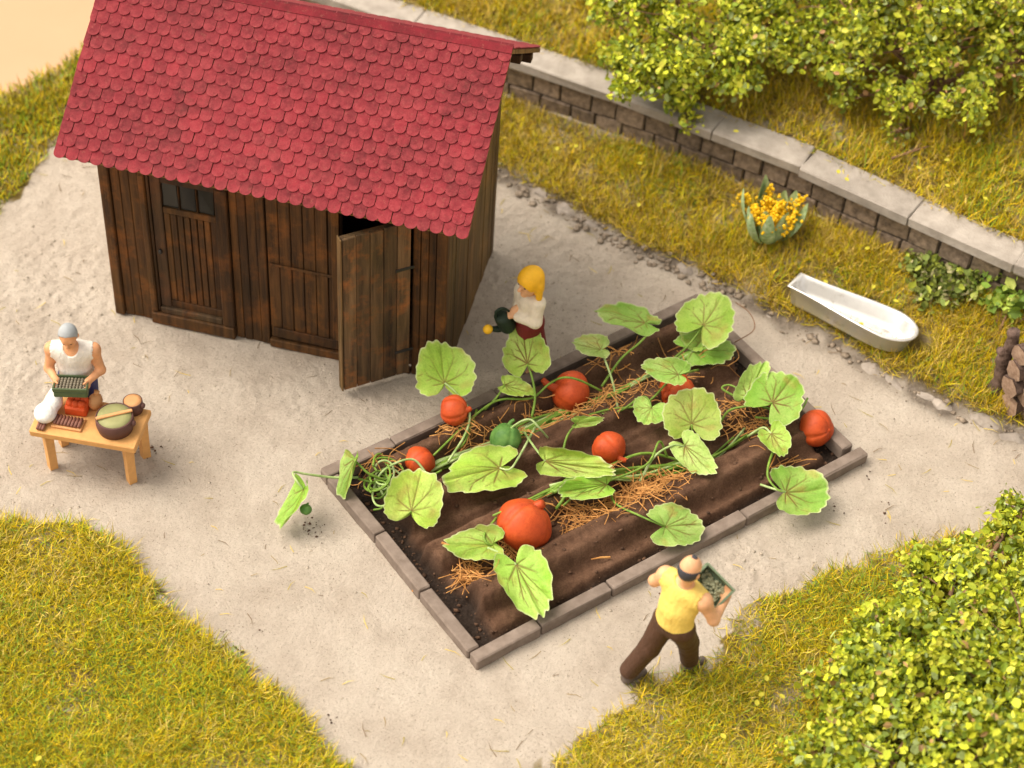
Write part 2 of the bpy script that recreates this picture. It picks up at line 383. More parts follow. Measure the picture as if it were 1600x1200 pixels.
def height(x, y):
    x = np.asarray(x, float); y = np.asarray(y, float)
    z = .02*vnoise(x, y, .8, 1)+.016*vnoise(x, y, 3.1, 2)+.012*vnoise(x, y, 9, 3)
    z = z+np.clip(.12+rough_at(x, y), 0, 1.2)*(.012*vnoise(x, y, 9, 33)+.034*vnoise(x, y, 19, 34))+.008*vnoise(x, y, 19, 35)
    ye, yw = yedge(x), ywall(x); tt = np.clip((y-ye)/(yw-ye+1e-6), 0, 1.2)
    bank = .06*sstep(0, .1, tt)+.24*tt**1.3+.03*vnoise(x, y, 4, 4)*sstep(0, .2, tt)
    z = z+np.where(y > ye, bank, 0)
    z = np.where(y > yw+.16, z+(.80+.11*(y-yw)+.06*vnoise(x, y, 1.3, 6)-z)*sstep(-3.6, -2.6, x), z)
    lawn = inpoly(x+.06*vnoise(x, y, 3, 7), y+.06*vnoise(x, y, 3, 8), LAWN_L) | inpoly(x, y, LAWN_R)
    z = z+np.where(lawn, .025, 0)
    z = z-1.3*sstep(-.05, .7, rim(x, y))
    bu = (x-BED0[0])*BU[0]+(y-BED0[1])*BU[1]; bv = (x-BED0[0])*BV[0]+(y-BED0[1])*BV[1]
    z = np.where((bu > .06) & (bu < BL-.06) & (bv > .06) & (bv < BW-.06), -.2, z)
    return z
def hz(x, y): return float(height(np.array([x]), np.array([y]))[0])
def grass_mask(x, y):
    jx, jy = x+.22*vnoise(x, y, 2.2, 21)+.2*vnoise(x, y, 7, 22), y+.22*vnoise(x, y, 2.2, 23)+.2*vnoise(x, y, 7, 24)
    g = inpoly(jx, jy, LAWN_L) | inpoly(jx, jy, LAWN_R) | (inpoly(jx, jy, BACK_L) & (rim(x, y) < .1))
    g |= (y > yedge(x)+.07+.12*vnoise(x, y, 3, 25)) & (y < ywall(x)-.02) & (x > -3)
    g |= (y > ywall(x)+.30+.14*vnoise(x, y, 2.5, 26))
    return g

# ------------------------------------------------------------------ ground sheets
def build_ground():
    nx, ny = 600, 640; xs = np.linspace(-7.6, 7.6, nx); ys = np.linspace(6.4, 22.9, ny)
    X, Y = np.meshgrid(xs, ys); x, y = X.ravel(), Y.ravel(); z = height(x, y)
    edge = (x <= xs[0]+.01) | (x >= xs[-1]-.01) | (y <= ys[0]+.01) | (y >= ys[-1]-.01); z[edge] = -.8
    i = np.arange(nx*ny).reshape(ny, nx); Q = np.stack([i[:-1, :-1], i[:-1, 1:], i[1:, 1:], i[1:, :-1]], -1).reshape(-1, 4)
    g = grass_mask(x, y).astype(float)
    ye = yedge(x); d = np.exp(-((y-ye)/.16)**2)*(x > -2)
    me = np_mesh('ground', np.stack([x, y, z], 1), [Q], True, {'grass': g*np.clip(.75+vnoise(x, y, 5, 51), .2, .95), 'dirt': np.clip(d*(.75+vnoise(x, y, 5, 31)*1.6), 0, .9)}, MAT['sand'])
    tag(mesh_obj('ground', me, None), kind='structure')
    b = MB(); S = 900; n = 24
    xs = np.linspace(-S, S, n)
    V = [(a, c, -.32) for c in xs for a in xs]; F = [(j*n+i, j*n+i+1, (j+1)*n+i+1, (j+1)*n+i) for j in range(n-1) for i in range(n-1)]
    b.add(V, F); tag(b.build('backdrop_ground', MAT['backdrop']), kind='structure')
build_ground()

# ------------------------------------------------------------------ grass
TUB = (gp(1240, 440, .2)[:2]+np.array([.05, -.05]), gp(1428, 526, .2)[:2])
def off_limits(x, y):
    a, b = TUB; d = b-a; tt = np.clip(((x-a[0])*d[0]+(y-a[1])*d[1])/(d@d), 0, 1)
    return np.hypot(x-a[0]-tt*d[0], y-a[1]-tt*d[1]) < .20
def blades(name, label, xr, yr, dens, mask, lmin, lmax, wid, cols, lean=(25, 75), fade=None):
    n = int((xr[1]-xr[0])*(yr[1]-yr[0])*dens)
    x = RNG.uniform(*xr, n); y = RNG.uniform(*yr, n)
    k = mask(x, y) & mask(x+RNG.normal(0, .12, n), y+RNG.normal(0, .12, n)); x, y = x[k], y[k]
    k = off_limits(x, y); x, y = x[~k], y[~k]
    kk = RNG.random(len(x)) < .72+.9*vnoise(x, y, 2.6, 41)+.3*vnoise(x, y, 9, 42); x, y = x[kk], y[kk]
    n = len(x); z = height(x, y)-.004
    L = RNG.uniform(lmin, lmax, n)*(.85+.6*vnoise(x, y, 1.9, 43)); az = RNG.uniform(0, 2*np.pi, n); th = np.radians(RNG.uniform(*lean, n))
    bend = RNG.uniform(-.3, .5, n); side = RNG.normal(0, .12, n)
    d = np.stack([np.cos(az), np.sin(az), az*0], 1); up = np.array([0, 0, 1.]); wv = np.stack([-np.sin(az), np.cos(az), az*0], 1)
    roll = RNG.uniform(-1, 1, n)[:, None]
    base = np.stack([x, y, z], 1)
    mid = base+(d*np.sin(th)[:, None]+up*np.cos(th)[:, None])*(L*.55)[:, None]
    th2 = th+bend*.8; tip = mid+(d*np.sin(th2)[:, None]+up*np.cos(th2)[:, None])*(L*.45)[:, None]+wv*(side*L*.4)[:, None]
    tip[:, 2] = np.maximum(tip[:, 2], z+.006)
    w = (wid*RNG.uniform(.6, 1.3, n)/2)[:, None]; wv = wv*np.sqrt(1-roll**2*.5)+up*roll*.5
    V = np.stack([base-wv*w, base+wv*w, mid+wv*w*.85, mid-wv*w*.85, tip], 1).reshape(-1, 3)
    i = np.arange(n)[:, None]*5
    cols = np.array([c for c, _ in cols]), np.array([p for _, p in cols])
    pn = vnoise(x, y, 1.6, 44); pr_ = cols[1]/cols[1].sum()
    ci = np.searchsorted(np.cumsum(pr_), np.clip(RNG.random(n)+pn*.35, 0, .999)); cc = cols[0][np.clip(ci, 0, len(pr_)-1)]*RNG.uniform(.42, 1.2, n)[:, None]
    C = np.repeat(cc, 5, 0)
    me = np_mesh(name, V, [i+np.array([[0, 1, 2, 3]]), i+np.array([[3, 2, 4]])], True, {'col': C}, MAT['grass'])
    return tag(mesh_obj(name, me, None), label, 'grass', kind='stuff')
G_GOLD, G_YEL, G_GRN, G_OLV, G_STR = (.70, .46, .012), (.60, .50, .016), (.24, .38, .03), (.30, .25, .015), (.72, .54, .13)
front = [(G_GRN, 2.), (G_OLV, 2.4), (G_YEL, 3.6), (G_GOLD, 1.8), (G_STR, 1.3)]
bankc = [(G_GRN, .8), (G_OLV, 1.6), (G_YEL, 3.0), (G_GOLD, 2.3), ((.66, .47, .12), 3.)]
def m_ll(x, y): return grass_mask(x, y) & (x < 0) & (y < 12.6)
def m_lr(x, y): return grass_mask(x, y) & (x > -.2) & (y < 13.3) & (y < yedge(x)-.3)
def m_bk(x, y): return grass_mask(x, y) & (y > yedge(x)) & (y < ywall(x)-.03) & (x > -2.6)
def m_tr(x, y): return grass_mask(x, y) & (y > ywall(x)+.3)
def m_bl(x, y): return grass_mask(x, y) & inpoly(x, y, BACK_L) & (y < ywall(x)) & (x < -1.7)
blades('lawn_grass', 'golden green lawn grass in the near left corner', (-6.2, -.3), (7.4, 12.2), 7600, m_ll, .085, .22, .0078, front, (35, 82))
blades('lawn_grass', 'golden green lawn grass beside the large bush at near right', (-.2, 6.2), (7.4, 13.2), 6400, m_lr, .085, .22, .0078, front, (35, 82))
blades('bank_grass', 'dry yellowish grass on the bank below the brick wall', (-2.6, 6.2), (13.2, 19.4), 6200, m_bk, .10, .24, .0085, bankc, (15, 76))
blades('terrace_grass', 'dry grass on the terrace behind the brick wall', (-2.5, 7.), (14.6, 22.6), 4000, m_tr, .11, .27, .0105, bankc, (15, 76))
blades('rough_grass', 'blurred green grass at the far left behind the shed', (-7.6, -1.7), (13.6, 21.5), 3000, m_bl, .09, .2, .014, front, (10, 70))

def strays():
    """thin fibres and crumbs lying on the sand"""
    n = 2600; x = RNG.uniform(-5.5, 5.6, n); y = RNG.uniform(9, 18, n)
    bu = (x-BED0[0])*BU[0]+(y-BED0[1])*BU[1]; bv = (x-BED0[0])*BV[0]+(y-BED0[1])*BV[1]
    near = grass_mask(x+RNG.normal(0, .28, n), y+RNG.normal(0, .28, n))
    k = (~grass_mask(x, y)) & ~((bu > -.05) & (bu < BL+.05) & (bv > -.05) & (bv < BW+.05)) & (near | (RNG.random(n) < .22)) & (y < yedge(x)); x, y = x[k], y[k]; n = len(x)
    z = height(x, y)+.006; az = RNG.uniform(0, 6.28, n); L = RNG.uniform(.05, .2, n); w = .0035
    d = np.stack([np.cos(az), np.sin(az), az*0], 1); s = np.stack([-np.sin(az), np.cos(az), az*0], 1); p = np.stack([x, y, z], 1)
    V = np.stack([p-s*w, p+s*w, p+d*(L*.5)[:, None]+s*(w+L*.08)[:, None]+[0, 0, .008], p+d*(L*.5)[:, None]+s*(-w+L*.08)[:, None]+[0, 0, .008], p+d*L[:, None]], 1).reshape(-1, 3)
    i = np.arange(n)[:, None]*5
    pal = np.array([G_STR, (.35, .25, .12), (.42, .33, .06), (.22, .15, .09)]); C = np.repeat(pal[RNG.integers(0, 4, n)], 5, 0)
    me = np_mesh('stray_fibres', V, [i+np.array([[0, 1, 2, 3]]), i+np.array([[3, 2, 4]])], False, {'col': C}, MAT['grass'])
    tag(mesh_obj('stray_fibres', me, None), 'loose dry grass fibres strewn over the sandy ground', 'fibres', kind='stuff')
strays()

def crumbs(name, label, pts, rmin, rmax, mat, zoff=0., hfun=None, flat=.6):
    """many tiny irregular lumps in one mesh"""
    ico = np.array([(0, 0, 1), (.94, 0, .3), (.3, .9, .3), (-.76, .55, .3), (-.76, -.55, .3), (.3, -.9, .3), (0, 0, -.6)], float)
    F0 = np.array([(0, 1, 2), (0, 2, 3), (0, 3, 4), (0, 4, 5), (0, 5, 1), (6, 2, 1), (6, 3, 2), (6, 4, 3), (6, 5, 4), (6, 1, 5)])
    n = len(pts); r = rmin+(rmax-rmin)*RNG.random(n)**3
    V = ico[None]*r[:, None, None]*RNG.uniform(.6, 1.35, (n, 7, 1)); a = RNG.uniform(0, 6.28, n); ca, sa = np.cos(a)[:, None], np.sin(a)[:, None]
    V = np.stack([V[..., 0]*ca-V[..., 1]*sa, V[..., 0]*sa+V[..., 1]*ca, V[..., 2]*flat], -1)
    V = V+np.asarray(pts)[:, None, :]; V[..., 2] += zoff
    Fx = (F0[None]+(np.arange(n)*7)[:, None, None]).reshape(-1, 3)
    me = np_mesh(name, V.reshape(-1, 3), [Fx], True, None, MAT[mat]); return tag(mesh_obj(name, me, None), label, 'crumbs', kind='stuff')
def ground_crumbs():
    n = 26000; x = RNG.uniform(-6, 6, n); y = RNG.uniform(9, 18.6, n)
    # rough, cloddy patches round the shed and by the near kerb
    rough = rough_at(x, y)
    k = (RNG.random(n) < .12+.6*np.clip(rough, 0, 1)) & (~grass_mask(x, y)) & (y < yedge(x)+.1)
    x, y = x[k], y[k]; z = height(x, y); k = z > -.1; x, y, z = x[k], y[k], z[k]
    crumbs('sand_clods', 'small crumbs and clods of sandy earth on the ground', np.stack([x, y, z], 1), .005, .022, 'clod', -.004, None, .5)
ground_crumbs()

# ------------------------------------------------------------------ retaining wall with coping
def build_wall():
    P = [np.array([a, b]) for a, b in zip(WX[1:], WY[1:])]
    cum = np.concatenate([[0], np.cumsum([np.linalg.norm(P[i+1]-P[i]) for i in range(len(P)-1)])])
    def at(s):
        i = int(np.clip(np.searchsorted(cum, s)-1, 0, len(P)-2)); tt = (s-cum[i])/(cum[i+1]-cum[i])
        d = (P[i+1]-P[i])/np.linalg.norm(P[i+1]-P[i]); return P[i]+(P[i+1]-P[i])*tt, math.atan2(d[1], d[0])
    root = empty('retaining_wall', (P[0][0], P[0][1], .0)); R0 = np.array(root.location)
    tag(root, 'low brown brick retaining wall with pale stone coping across the back', 'wall')
    variants = []
    for k in range(6):
        b = MB(); b.box(-.5, .5, 0, .2, -.5, .5, .03, .022); variants.append(b.mesh('brick'))
    # mesh data is unit sized in x and z; scale carries each brick's own length
    for m_ in variants: m_.materials.append(MAT['brick'])
    core = MB()
    for i in range(len(P)-1):
        d = (P[i+1]-P[i])/np.linalg.norm(P[i+1]-P[i]); nrm = np.array([-d[1], d[0]])
        a, c = P[i]+nrm*.022, P[i+1]+nrm*.022; e, f = c+nrm*.26, a+nrm*.26
        V = [(*q, z) for z in (-.2, .742) for q in (a, c, e, f)]
        core.add(V, [(0, 3, 2, 1), (4, 5, 6, 7), (0, 1, 5, 4), (1, 2, 6, 5), (2, 3, 7, 6), (3, 0, 4, 7)])
    rel(core.build('mortar_core', MAT['mortar']), root)
    zc = [(.0, .205), (.205, .475), (.475, .735)]
    for ci, (z0, z1) in enumerate(zc):
        s = (-.15 if ci % 2 else 0.)
        while s < cum[-1]-.1:
            L = random.uniform(.29, .42); c, an = at(min(max(s+L/2, 0), cum[-1]-.01))
            o = bpy.data.objects.new('brick', random.choice(variants)); COL.objects.link(o); o.parent = root
            o.location = (c[0]-R0[0]+random.uniform(-.004, .004), c[1]-R0[1]+random.uniform(-.006, .006), (z0+z1)/2)
            o.rotation_euler = (0, random.uniform(-.015, .015), an+random.uniform(-.02, .02)); o.scale = (L-.022, 1, z1-z0-.022); s += L
    s = .2; cv = []
    for k in range(4):
        b = MB(); b.box(-.5, .5, -.075, .32, 0, .125, .014, .008); m_ = b.mesh('coping_slab'); m_.materials.append(MAT['coping']); cv.append(m_)
    while s < cum[-1]:
        L = random.uniform(1.05, 1.35); c, an = at(min(s+L/2, cum[-1]-.01))
        o = bpy.data.objects.new('coping_slab', random.choice(cv)); COL.objects.link(o); o.parent = root
        o.location = (c[0]-R0[0], c[1]-R0[1], .748+random.uniform(-.004, .004)); o.rotation_euler = (0, 0, an+random.uniform(-.01, .01)); o.scale = (L-.003, 1, 1); s += L
build_wall()

def rock_mesh(name, seed, flat=.5):
    rr = np.random.default_rng(seed); b = MB(); b.blob((0, 0, 0), 1., 10, 7)
    V = np.array(b.v); n = V/np.linalg.norm(V, axis=1)[:, None]
    k = rr.normal(size=(7, 3)); k /= np.linalg.norm(k, axis=1)[:, None]
    for q in k: V = V-np.maximum((V*q).sum(1)-.68, 0)[:, None]*q
    V = V*(1+rr.uniform(-.05, .05, (len(V), 1))); V[:, 2] *= flat; b.v = [tuple(p) for p in V]; m_ = b.mesh(name); m_.materials.append(MAT['rock']); return m_
def build_stones():
    root = empty('stone_edging', (2.2, 15.7, 0)); tag(root, 'uneven row of grey stones edging the foot of the grassy bank', 'stone edging')
    vs = [rock_mesh('stone', 50+i) for i in range(6)]
    px = [(812, 283, .16), (850, 300, .18), (884, 322, .2), (925, 345, .2), (960, 365, .16), (1000, 388, .15), (1040, 405, .14), (1070, 416, .2), (1108, 438, .15), (1150, 462, .12), (1205, 492, .13), (1272, 524, .17), (1312, 540, .12), (1362, 578, .24), (1396, 594, .2), (1440, 612, .18), (1478, 628, .24), (1500, 640, .14), (1540, 655, .28), (1590, 684, .24), (1625, 700, .25)]
    for x, y, r in px:
        p = gp(x, y, .02); o = bpy.data.objects.new('stone', random.choice(vs)); COL.objects.link(o); o.parent = root
        o.location = (p[0]-2.2, p[1]-15.7, hz(p[0], p[1]-.05)-.035); o.scale = (r*random.uniform(.6, 1.1), r*random.uniform(.45, .8), r*random.uniform(.5, .8)); o.rotation_euler = (random.uniform(-.2, .2), random.uniform(-.2, .2), -.6+random.uniform(-.4, .4))
build_stones()

# ------------------------------------------------------------------ garden shed
SW, SD = 3.49, 2.03
def build_shed():
    FL = gp(182, 487); root = empty('garden_shed', FL, math.radians(-10.9))
    tag(root, 'dark brown wooden shed with red scalloped tile roof and an open door', 'shed')
    EY0, EZ0, RY, RZ, BY, BZ = -.40, 2.33, 1.12, 3.38, 2.52, 2.40    # eave, ridge, back eave
    def rz(y): return EZ0+(y-EY0)*(RZ-EZ0)/(RY-EY0) if y < RY else RZ+(y-RY)*(BZ-RZ)/(BY-RY)
    part = lambda nm: (lambda e: (setattr(e, 'parent', root), e)[1])(MB().box(0, .01, 0, .01, 0, .01).build(nm, MAT['wood_dark']))
    # --- front wall: a dark backing (kept clear of the openings) that carries the planks
    fw = MB(); fw.box(.02, .50, .055, .085, .02, 2.5); fw.box(1.18, 2.42, .075, .10, .02, 2.5); fw.box(3.13, SW-.02, .055, .085, .02, 2.5); fw.box(.50, 1.18, .055, .085, 1.97, 2.5); fw.box(2.42, 3.13, .055, .085, 2.13, 2.5); fw.box(.50, 1.18, .10, .12, .02, 1.97)
    fw = fw.build('front_wall', MAT['wood_dark'], root)
    def plank(par, x0, x1, y0, y1, z0, z1, m='wood', nm='plank', bev=.007):
        b = MB(); b.box(x0+.002, x1-.002, y0, y1, z0, z1, bev, .0025); return b.build(nm, MAT[m], par)
    plank(fw, 0, .105, -.03, .05, 0, 2.42, 'wood', 'corner_post', .012)
    for a, c in ((.11, .205), (.205, .30), (.30, .40)): plank(fw, a, c, random.uniform(-.006, .006), .05, .0, 2.3)
    for a, c in ((1.305, 1.39), (1.39, 1.475), (1.475, 1.575), (1.575, 1.66)): plank(fw, a, c, random.uniform(-.006, .008), .05, .0, 2.3)
    for a, c in ((3.145, 3.22), (3.22, 3.30), (3.30, 3.375)): plank(fw, a, c, random.uniform(-.006, .006), .05, .0, 2.3)
    plank(fw, 3.38, SW, -.03, .05, 0, 2.42, 'wood', 'corner_post', .012)
    plank(fw, .405, 1.30, -.035, .05, 1.98, 2.12, 'wood', 'header'); plank(fw, 1.665, 3.14, -.03, .05, 2.13, 2.26, 'wood', 'header')
    plank(fw, 2.42, 3.135, -.01, .06, 0, .055, 'wood_dark', 'threshold'); plank(fw, 1.665, 2.425, -.03, .05, 0, .10, 'wood', 'threshold')
    # --- glazed panel in its frame
    gd = MB(); gd.box(.505, 1.175, .045, .075, .24, 1.97); gd = gd.build('glazed_panel', MAT['wood_dark'], root)
    plank(gd, .405, .475, -.04, .05, .16, 1.975, 'wood', 'frame', .012); plank(gd, .475, .505, -.01, .05, .16, 1.975, 'wood_dark', 'frame', .008)
    plank(gd, 1.175, 1.30, -.04, .05, .16, 1.975, 'wood', 'frame', .012); plank(gd, .405, 1.30, -.05, .05, .0, .155, 'wood', 'sill', .012)
    plank(gd, .51, 1.17, -.028, .04, .158, .235, 'door_wood', 'sill', .01)
    plank(gd, .51, .62, .0, .044, .24, 1.97, 'wood_dark', 'stile'); plank(gd, .62, 1.17, .004, .044, .24, .33, 'wood', 'rail'); plank(gd, .62, 1.17, .008, .044, 1.50, 1.575, 'wood', 'rail'); plank(gd, .62, 1.17, .004, .044, 1.885, 1.97, 'wood_dark', 'rail')
    for i in range(8): plank(gd, .622+i*.0688, .622+(i+1)*.0688-.006, .014+random.uniform(-.003, .003), .044, .333, 1.497, 'wood', 'slat', .006)
    for i in range(3):
        plank(gd, .625+i*.183, .625+i*.183+.155, .030, .040, 1.578, 1.882, 'glass', 'pane', .002)
    for i in (1, 2): plank(gd, .605+i*.183, .625+i*.183-.004, .006, .044, 1.578, 1.882, 'wood', 'glazing_bar', .005)
    kb = MB(); kb.blob((.565, -.02, 1.0), (.022, .022, .03)); kb.build('door_handle', MAT['iron'], gd, True)
    # --- closed door leaf
    cd = MB(); cd.box(1.675, 2.415, .05, .07, .11, 2.12); cd = cd.build('closed_door', MAT['wood_dark'], root)
    xs = np.linspace(1.672, 2.415, 7)
    for i in range(6): plank(cd, xs[i], xs[i+1]-.003, .012+random.uniform(-.004, .004), .05, .11, 2.12, 'wood', 'board')
    plank(cd, 1.70, 2.39, -.012, .011, .14, .26, 'wood', 'rail'); plank(cd, 1.70, 2.39, -.008, .009, 1.10, 1.135, 'wood', 'rail'); plank(cd, 2.33, 2.415, -.012, .010, .262, 2.12, 'wood', 'stile')
    # --- open door leaf, swung outwards on its right-hand hinge
    od = bpy.data.objects.new('open_door', None)
    hx, hy = 3.125, -.035; ang = math.atan2(-.46-hy, 2.585-hx); Ld = .70
    b = MB(); b.box(0, Ld, -.05, .0, .09, 2.08, .006); od = b.build('open_door', MAT['door_wood'], root); od.location = (hx, hy, 0); od.rotation_euler = (0, 0, ang)
    ws = np.linspace(.004, Ld-.004, 6)
    for i in range(5): plank(od, ws[i], ws[i+1]-.002, .001, .03+random.uniform(-.003, .003), .085, 2.085+random.uniform(-.006, .006), 'door_wood', 'board', .006)
    plank(od, Ld, Ld+.022, -.055, .036, .082, 2.09, 'wood_end', 'edge_strip', .006); plank(od, .05, Ld-.06, -.075, -.052, .3, .42, 'door_wood', 'ledge'); plank(od, .05, Ld-.06, -.075, -.052, 1.5, 1.62, 'door_wood', 'ledge')
    for z in (.4, 1.5):
        b = MB(); b.box(-.03, .16, -.004+.034, .004+.036, z, z+.035, .003); b.build('hinge', MAT['iron'], od)
    # --- gable walls, planks cut to the roof slope
    for side, x0, x1, nm in ((1, SW-.05, SW-.005, 'end_wall'), (-1, .005, .05, 'end_wall')):
        inner = MB(); xi0, xi1 = (SW-.075, SW-.053) if side > 0 else (.053, .075)
        V = []; ys = [.09, RY, SD-.03]
        for x in (xi0, xi1): V += [(x, ys[0], .02), (x, ys[2], .02), (x, ys[2], rz(ys[2])-.10), (x, ys[1], rz(ys[1])-.12), (x, ys[0], rz(ys[0])-.10)]
        inner.add(V, [(0, 4, 3, 2, 1), (5, 6, 7, 8, 9), (0, 1, 6, 5), (1, 2, 7, 6), (2, 3, 8, 7), (3, 4, 9, 8), (4, 0, 5, 9)])
        wl = inner.build(nm, MAT['wood_dark'], root)
        n = 15; yy = np.linspace(.055, SD, n+1)
        for i in range(n):
            a, c = yy[i]+.003, yy[i+1]-.003; d = random.uniform(-.006, .006); t0, t1 = rz(a)-.075, rz(c)-.075
            V = [(x, y, z) for x in (x0+d, x1+d) for y, z in ((a, 0.), (c, 0.), (c, t1), (a, t0))]
            MB().add(V, [(0, 3, 2, 1), (4, 5, 6, 7), (0, 1, 5, 4), (1, 2, 6, 5), (2, 3, 7, 6), (3, 0, 4, 7)]).build('plank', MAT['wood_end'], wl)
    bw = MB(); bw.box(.08, SW-.08, SD-.06, SD-.04, .02, rz(SD)-.1); bw = bw.build('back_wall', MAT['wood_dark'], root)
    xs = np.linspace(.053, SW-.053, 19)
    for i in range(18): plank(bw, xs[i], xs[i+1], SD-.038, SD+.0+random.uniform(-.004, .004), 0, rz(SD)-.09)
    fl = MB(); fl.box(.08, SW-.08, .13, SD-.07, .0, .03); fl.build('floor', MAT['wood_dark'], root)
    # --- roof
    X0, X1 = -.245, SW+.27
    fs = math.atan2(RZ-EZ0, RY-EY0); bs = math.atan2(BZ-RZ, BY-RY); FLn = math.hypot(RZ-EZ0, RY-EY0); BLn = math.hypot(BZ-RZ, BY-RY)
    dk = MB()
    for (ya, za), (yb, zb) in (((EY0+.02, EZ0+.0), (RY, RZ-.0)), ((RY, RZ), (BY, BZ))):
        n = np.array([0, -(zb-za), yb-ya]); n /= np.linalg.norm(n)
        V = []
        for x in (X0+.005, X1-.005):
            for y, z in ((ya, za), (yb, zb)):
                V += [np.array([x, y, z])-n*.012, np.array([x, y, z])-n*.055]
        dk.add(V, [(0, 2, 6, 4), (1, 5, 7, 3), (0, 1, 3, 2), (4, 6, 7, 5), (0, 4, 5, 1), (2, 3, 7, 6)])
    roof = dk.build('roof', MAT['wood_end'], root)
    for y in (EY0+.28, .55, RY, 1.7, SD+.2):
        z = rz(y)-.075; b = MB(); b.box(X0+.03, X1-.03, y-.045, y+.045, z-.10, z-(.03 if y == RY else 0), .006); b.build('purlin', MAT['wood_dark'], roof)
    # tile: flat plate with a rounded lower end, local y up the slope, z off the slope
    w, Lt, th = .1215, .185, .018
    def wear_highlight(m_, vals=None):  # marks the lower tile ends that get the painted highlight and wear
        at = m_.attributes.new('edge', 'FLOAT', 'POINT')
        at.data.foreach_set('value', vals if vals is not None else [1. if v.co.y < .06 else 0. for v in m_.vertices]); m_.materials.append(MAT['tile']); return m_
    def tile_mesh(k):
        rr = random.Random(k); ww = w*.5-.0012-rr.uniform(0, .002); seg = 9
        out = [(-ww, Lt)]+[(-ww*math.cos(math.pi*i/seg), .050-.050*math.sin(math.pi*i/seg)) for i in range(seg+1)]+[(ww, Lt)]
        n = len(out); V = [(x, y, th+.003-.017*min(1, y/Lt)) for x, y in out]+[(x*.96, y+.004, 0.0) for x, y in out]
        F = [tuple(range(n))]+[(i, i+n, (i+1) % n+n, (i+1) % n) for i in range(n)]
        b = MB(); b.add(V, F); return wear_highlight(b.mesh('tile'))
    def half_tile(sd):
        seg = 4; ww = w*.5-.002
        arc = [(-ww*math.cos(math.pi*.5*i/seg), .046-.046*math.sin(math.pi*.5*i/seg)) for i in range(seg+1)]
        out = [(-ww, Lt)]+arc+[(0, Lt)]; out = [(x+ww/2, y) for x, y in out]
        if sd > 0: out = [(-x, y) for x, y in out][::-1]
        n = len(out); V = [(x, y, th+.003-.017*min(1, y/Lt)) for x, y in out]+[(x*.96, y+.004, 0.0) for x, y in out]
        b = MB(); b.add(V, [tuple(range(n))]+[(i, i+n, (i+1) % n+n, (i+1) % n) for i in range(n)]); return wear_highlight(b.mesh('tile'))
    hv = {1: half_tile(-1), 0: half_tile(1)}
    tv = [tile_mesh(k) for k in range(5)]
    nrow, ncol = 15, 33; exp_ = (FLn-.01)/nrow; pitch = (X1-X0)/ncol; rest = MB(); rest_e = []; count = 0
    def place(r, c, slope, yo, zo, sgn, ln):
        sx = X0+pitch*(c+.5)+(pitch*.5 if r % 2 else 0)
        if c == -1: sx = X0+pitch*.25
        elif c == ncol-1 and r % 2: sx = X1-pitch*.25
        s = r*exp_-.012+random.uniform(-.0025, .0025)
        M_ = Matrix.Translation((sx+random.uniform(-.003, .003), yo+sgn*math.cos(slope)*s, zo+math.sin(abs(slope))*s)) @ Matrix.Rotation(0 if sgn > 0 else math.pi, 4, 'Z') @ Matrix.Rotation(abs(slope), 4, 'X') @ Matrix.Rotation(random.uniform(-.014, .014), 4, 'Z') @ Matrix.Translation((0, 0, -.011+.0035+random.uniform(-.001, .003)))
        return M_
    for r in range(nrow):
        for c in range(-(r % 2), ncol):
            M_ = place(r, c, fs, EY0, EZ0, 1, FLn)
            me = hv[1] if c == -1 else hv[0] if (c == ncol-1 and r % 2) else random.choice(tv)
            if count < 300:
                o = bpy.data.objects.new('tile', me); COL.objects.link(o); o.parent = roof; o.matrix_local = M_; count += 1
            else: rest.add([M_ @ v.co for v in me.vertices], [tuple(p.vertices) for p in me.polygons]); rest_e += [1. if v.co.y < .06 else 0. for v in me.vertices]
    for r in range(int((BLn-.02)/exp_)):
        for c in range(-(r % 2), ncol):
            M_ = place(r, c, bs, BY, BZ, -1, BLn)
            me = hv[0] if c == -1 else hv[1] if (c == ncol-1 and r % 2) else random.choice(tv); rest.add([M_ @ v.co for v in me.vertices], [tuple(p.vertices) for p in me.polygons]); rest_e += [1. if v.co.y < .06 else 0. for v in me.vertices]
    rm = rest.mesh('upper_tiles'); wear_highlight(rm, rest_e); tag(mesh_obj('upper_tiles', rm, None, roof), kind='stuff')
    b = MB()
    V = []
    for x in (X0, X1):
        V += [(x, RY-.055, RZ-.022), (x, RY, RZ+.026), (x, RY+.055, RZ-.022), (x, RY, RZ-.004)]
    b.add(V, [(0, 1, 5, 4), (1, 2, 6, 5), (2, 3, 7, 6), (3, 0, 4, 7), (0, 3, 2, 1), (4, 5, 6, 7)]); b.build('ridge_cap', MAT['tile'], roof)
build_shed()

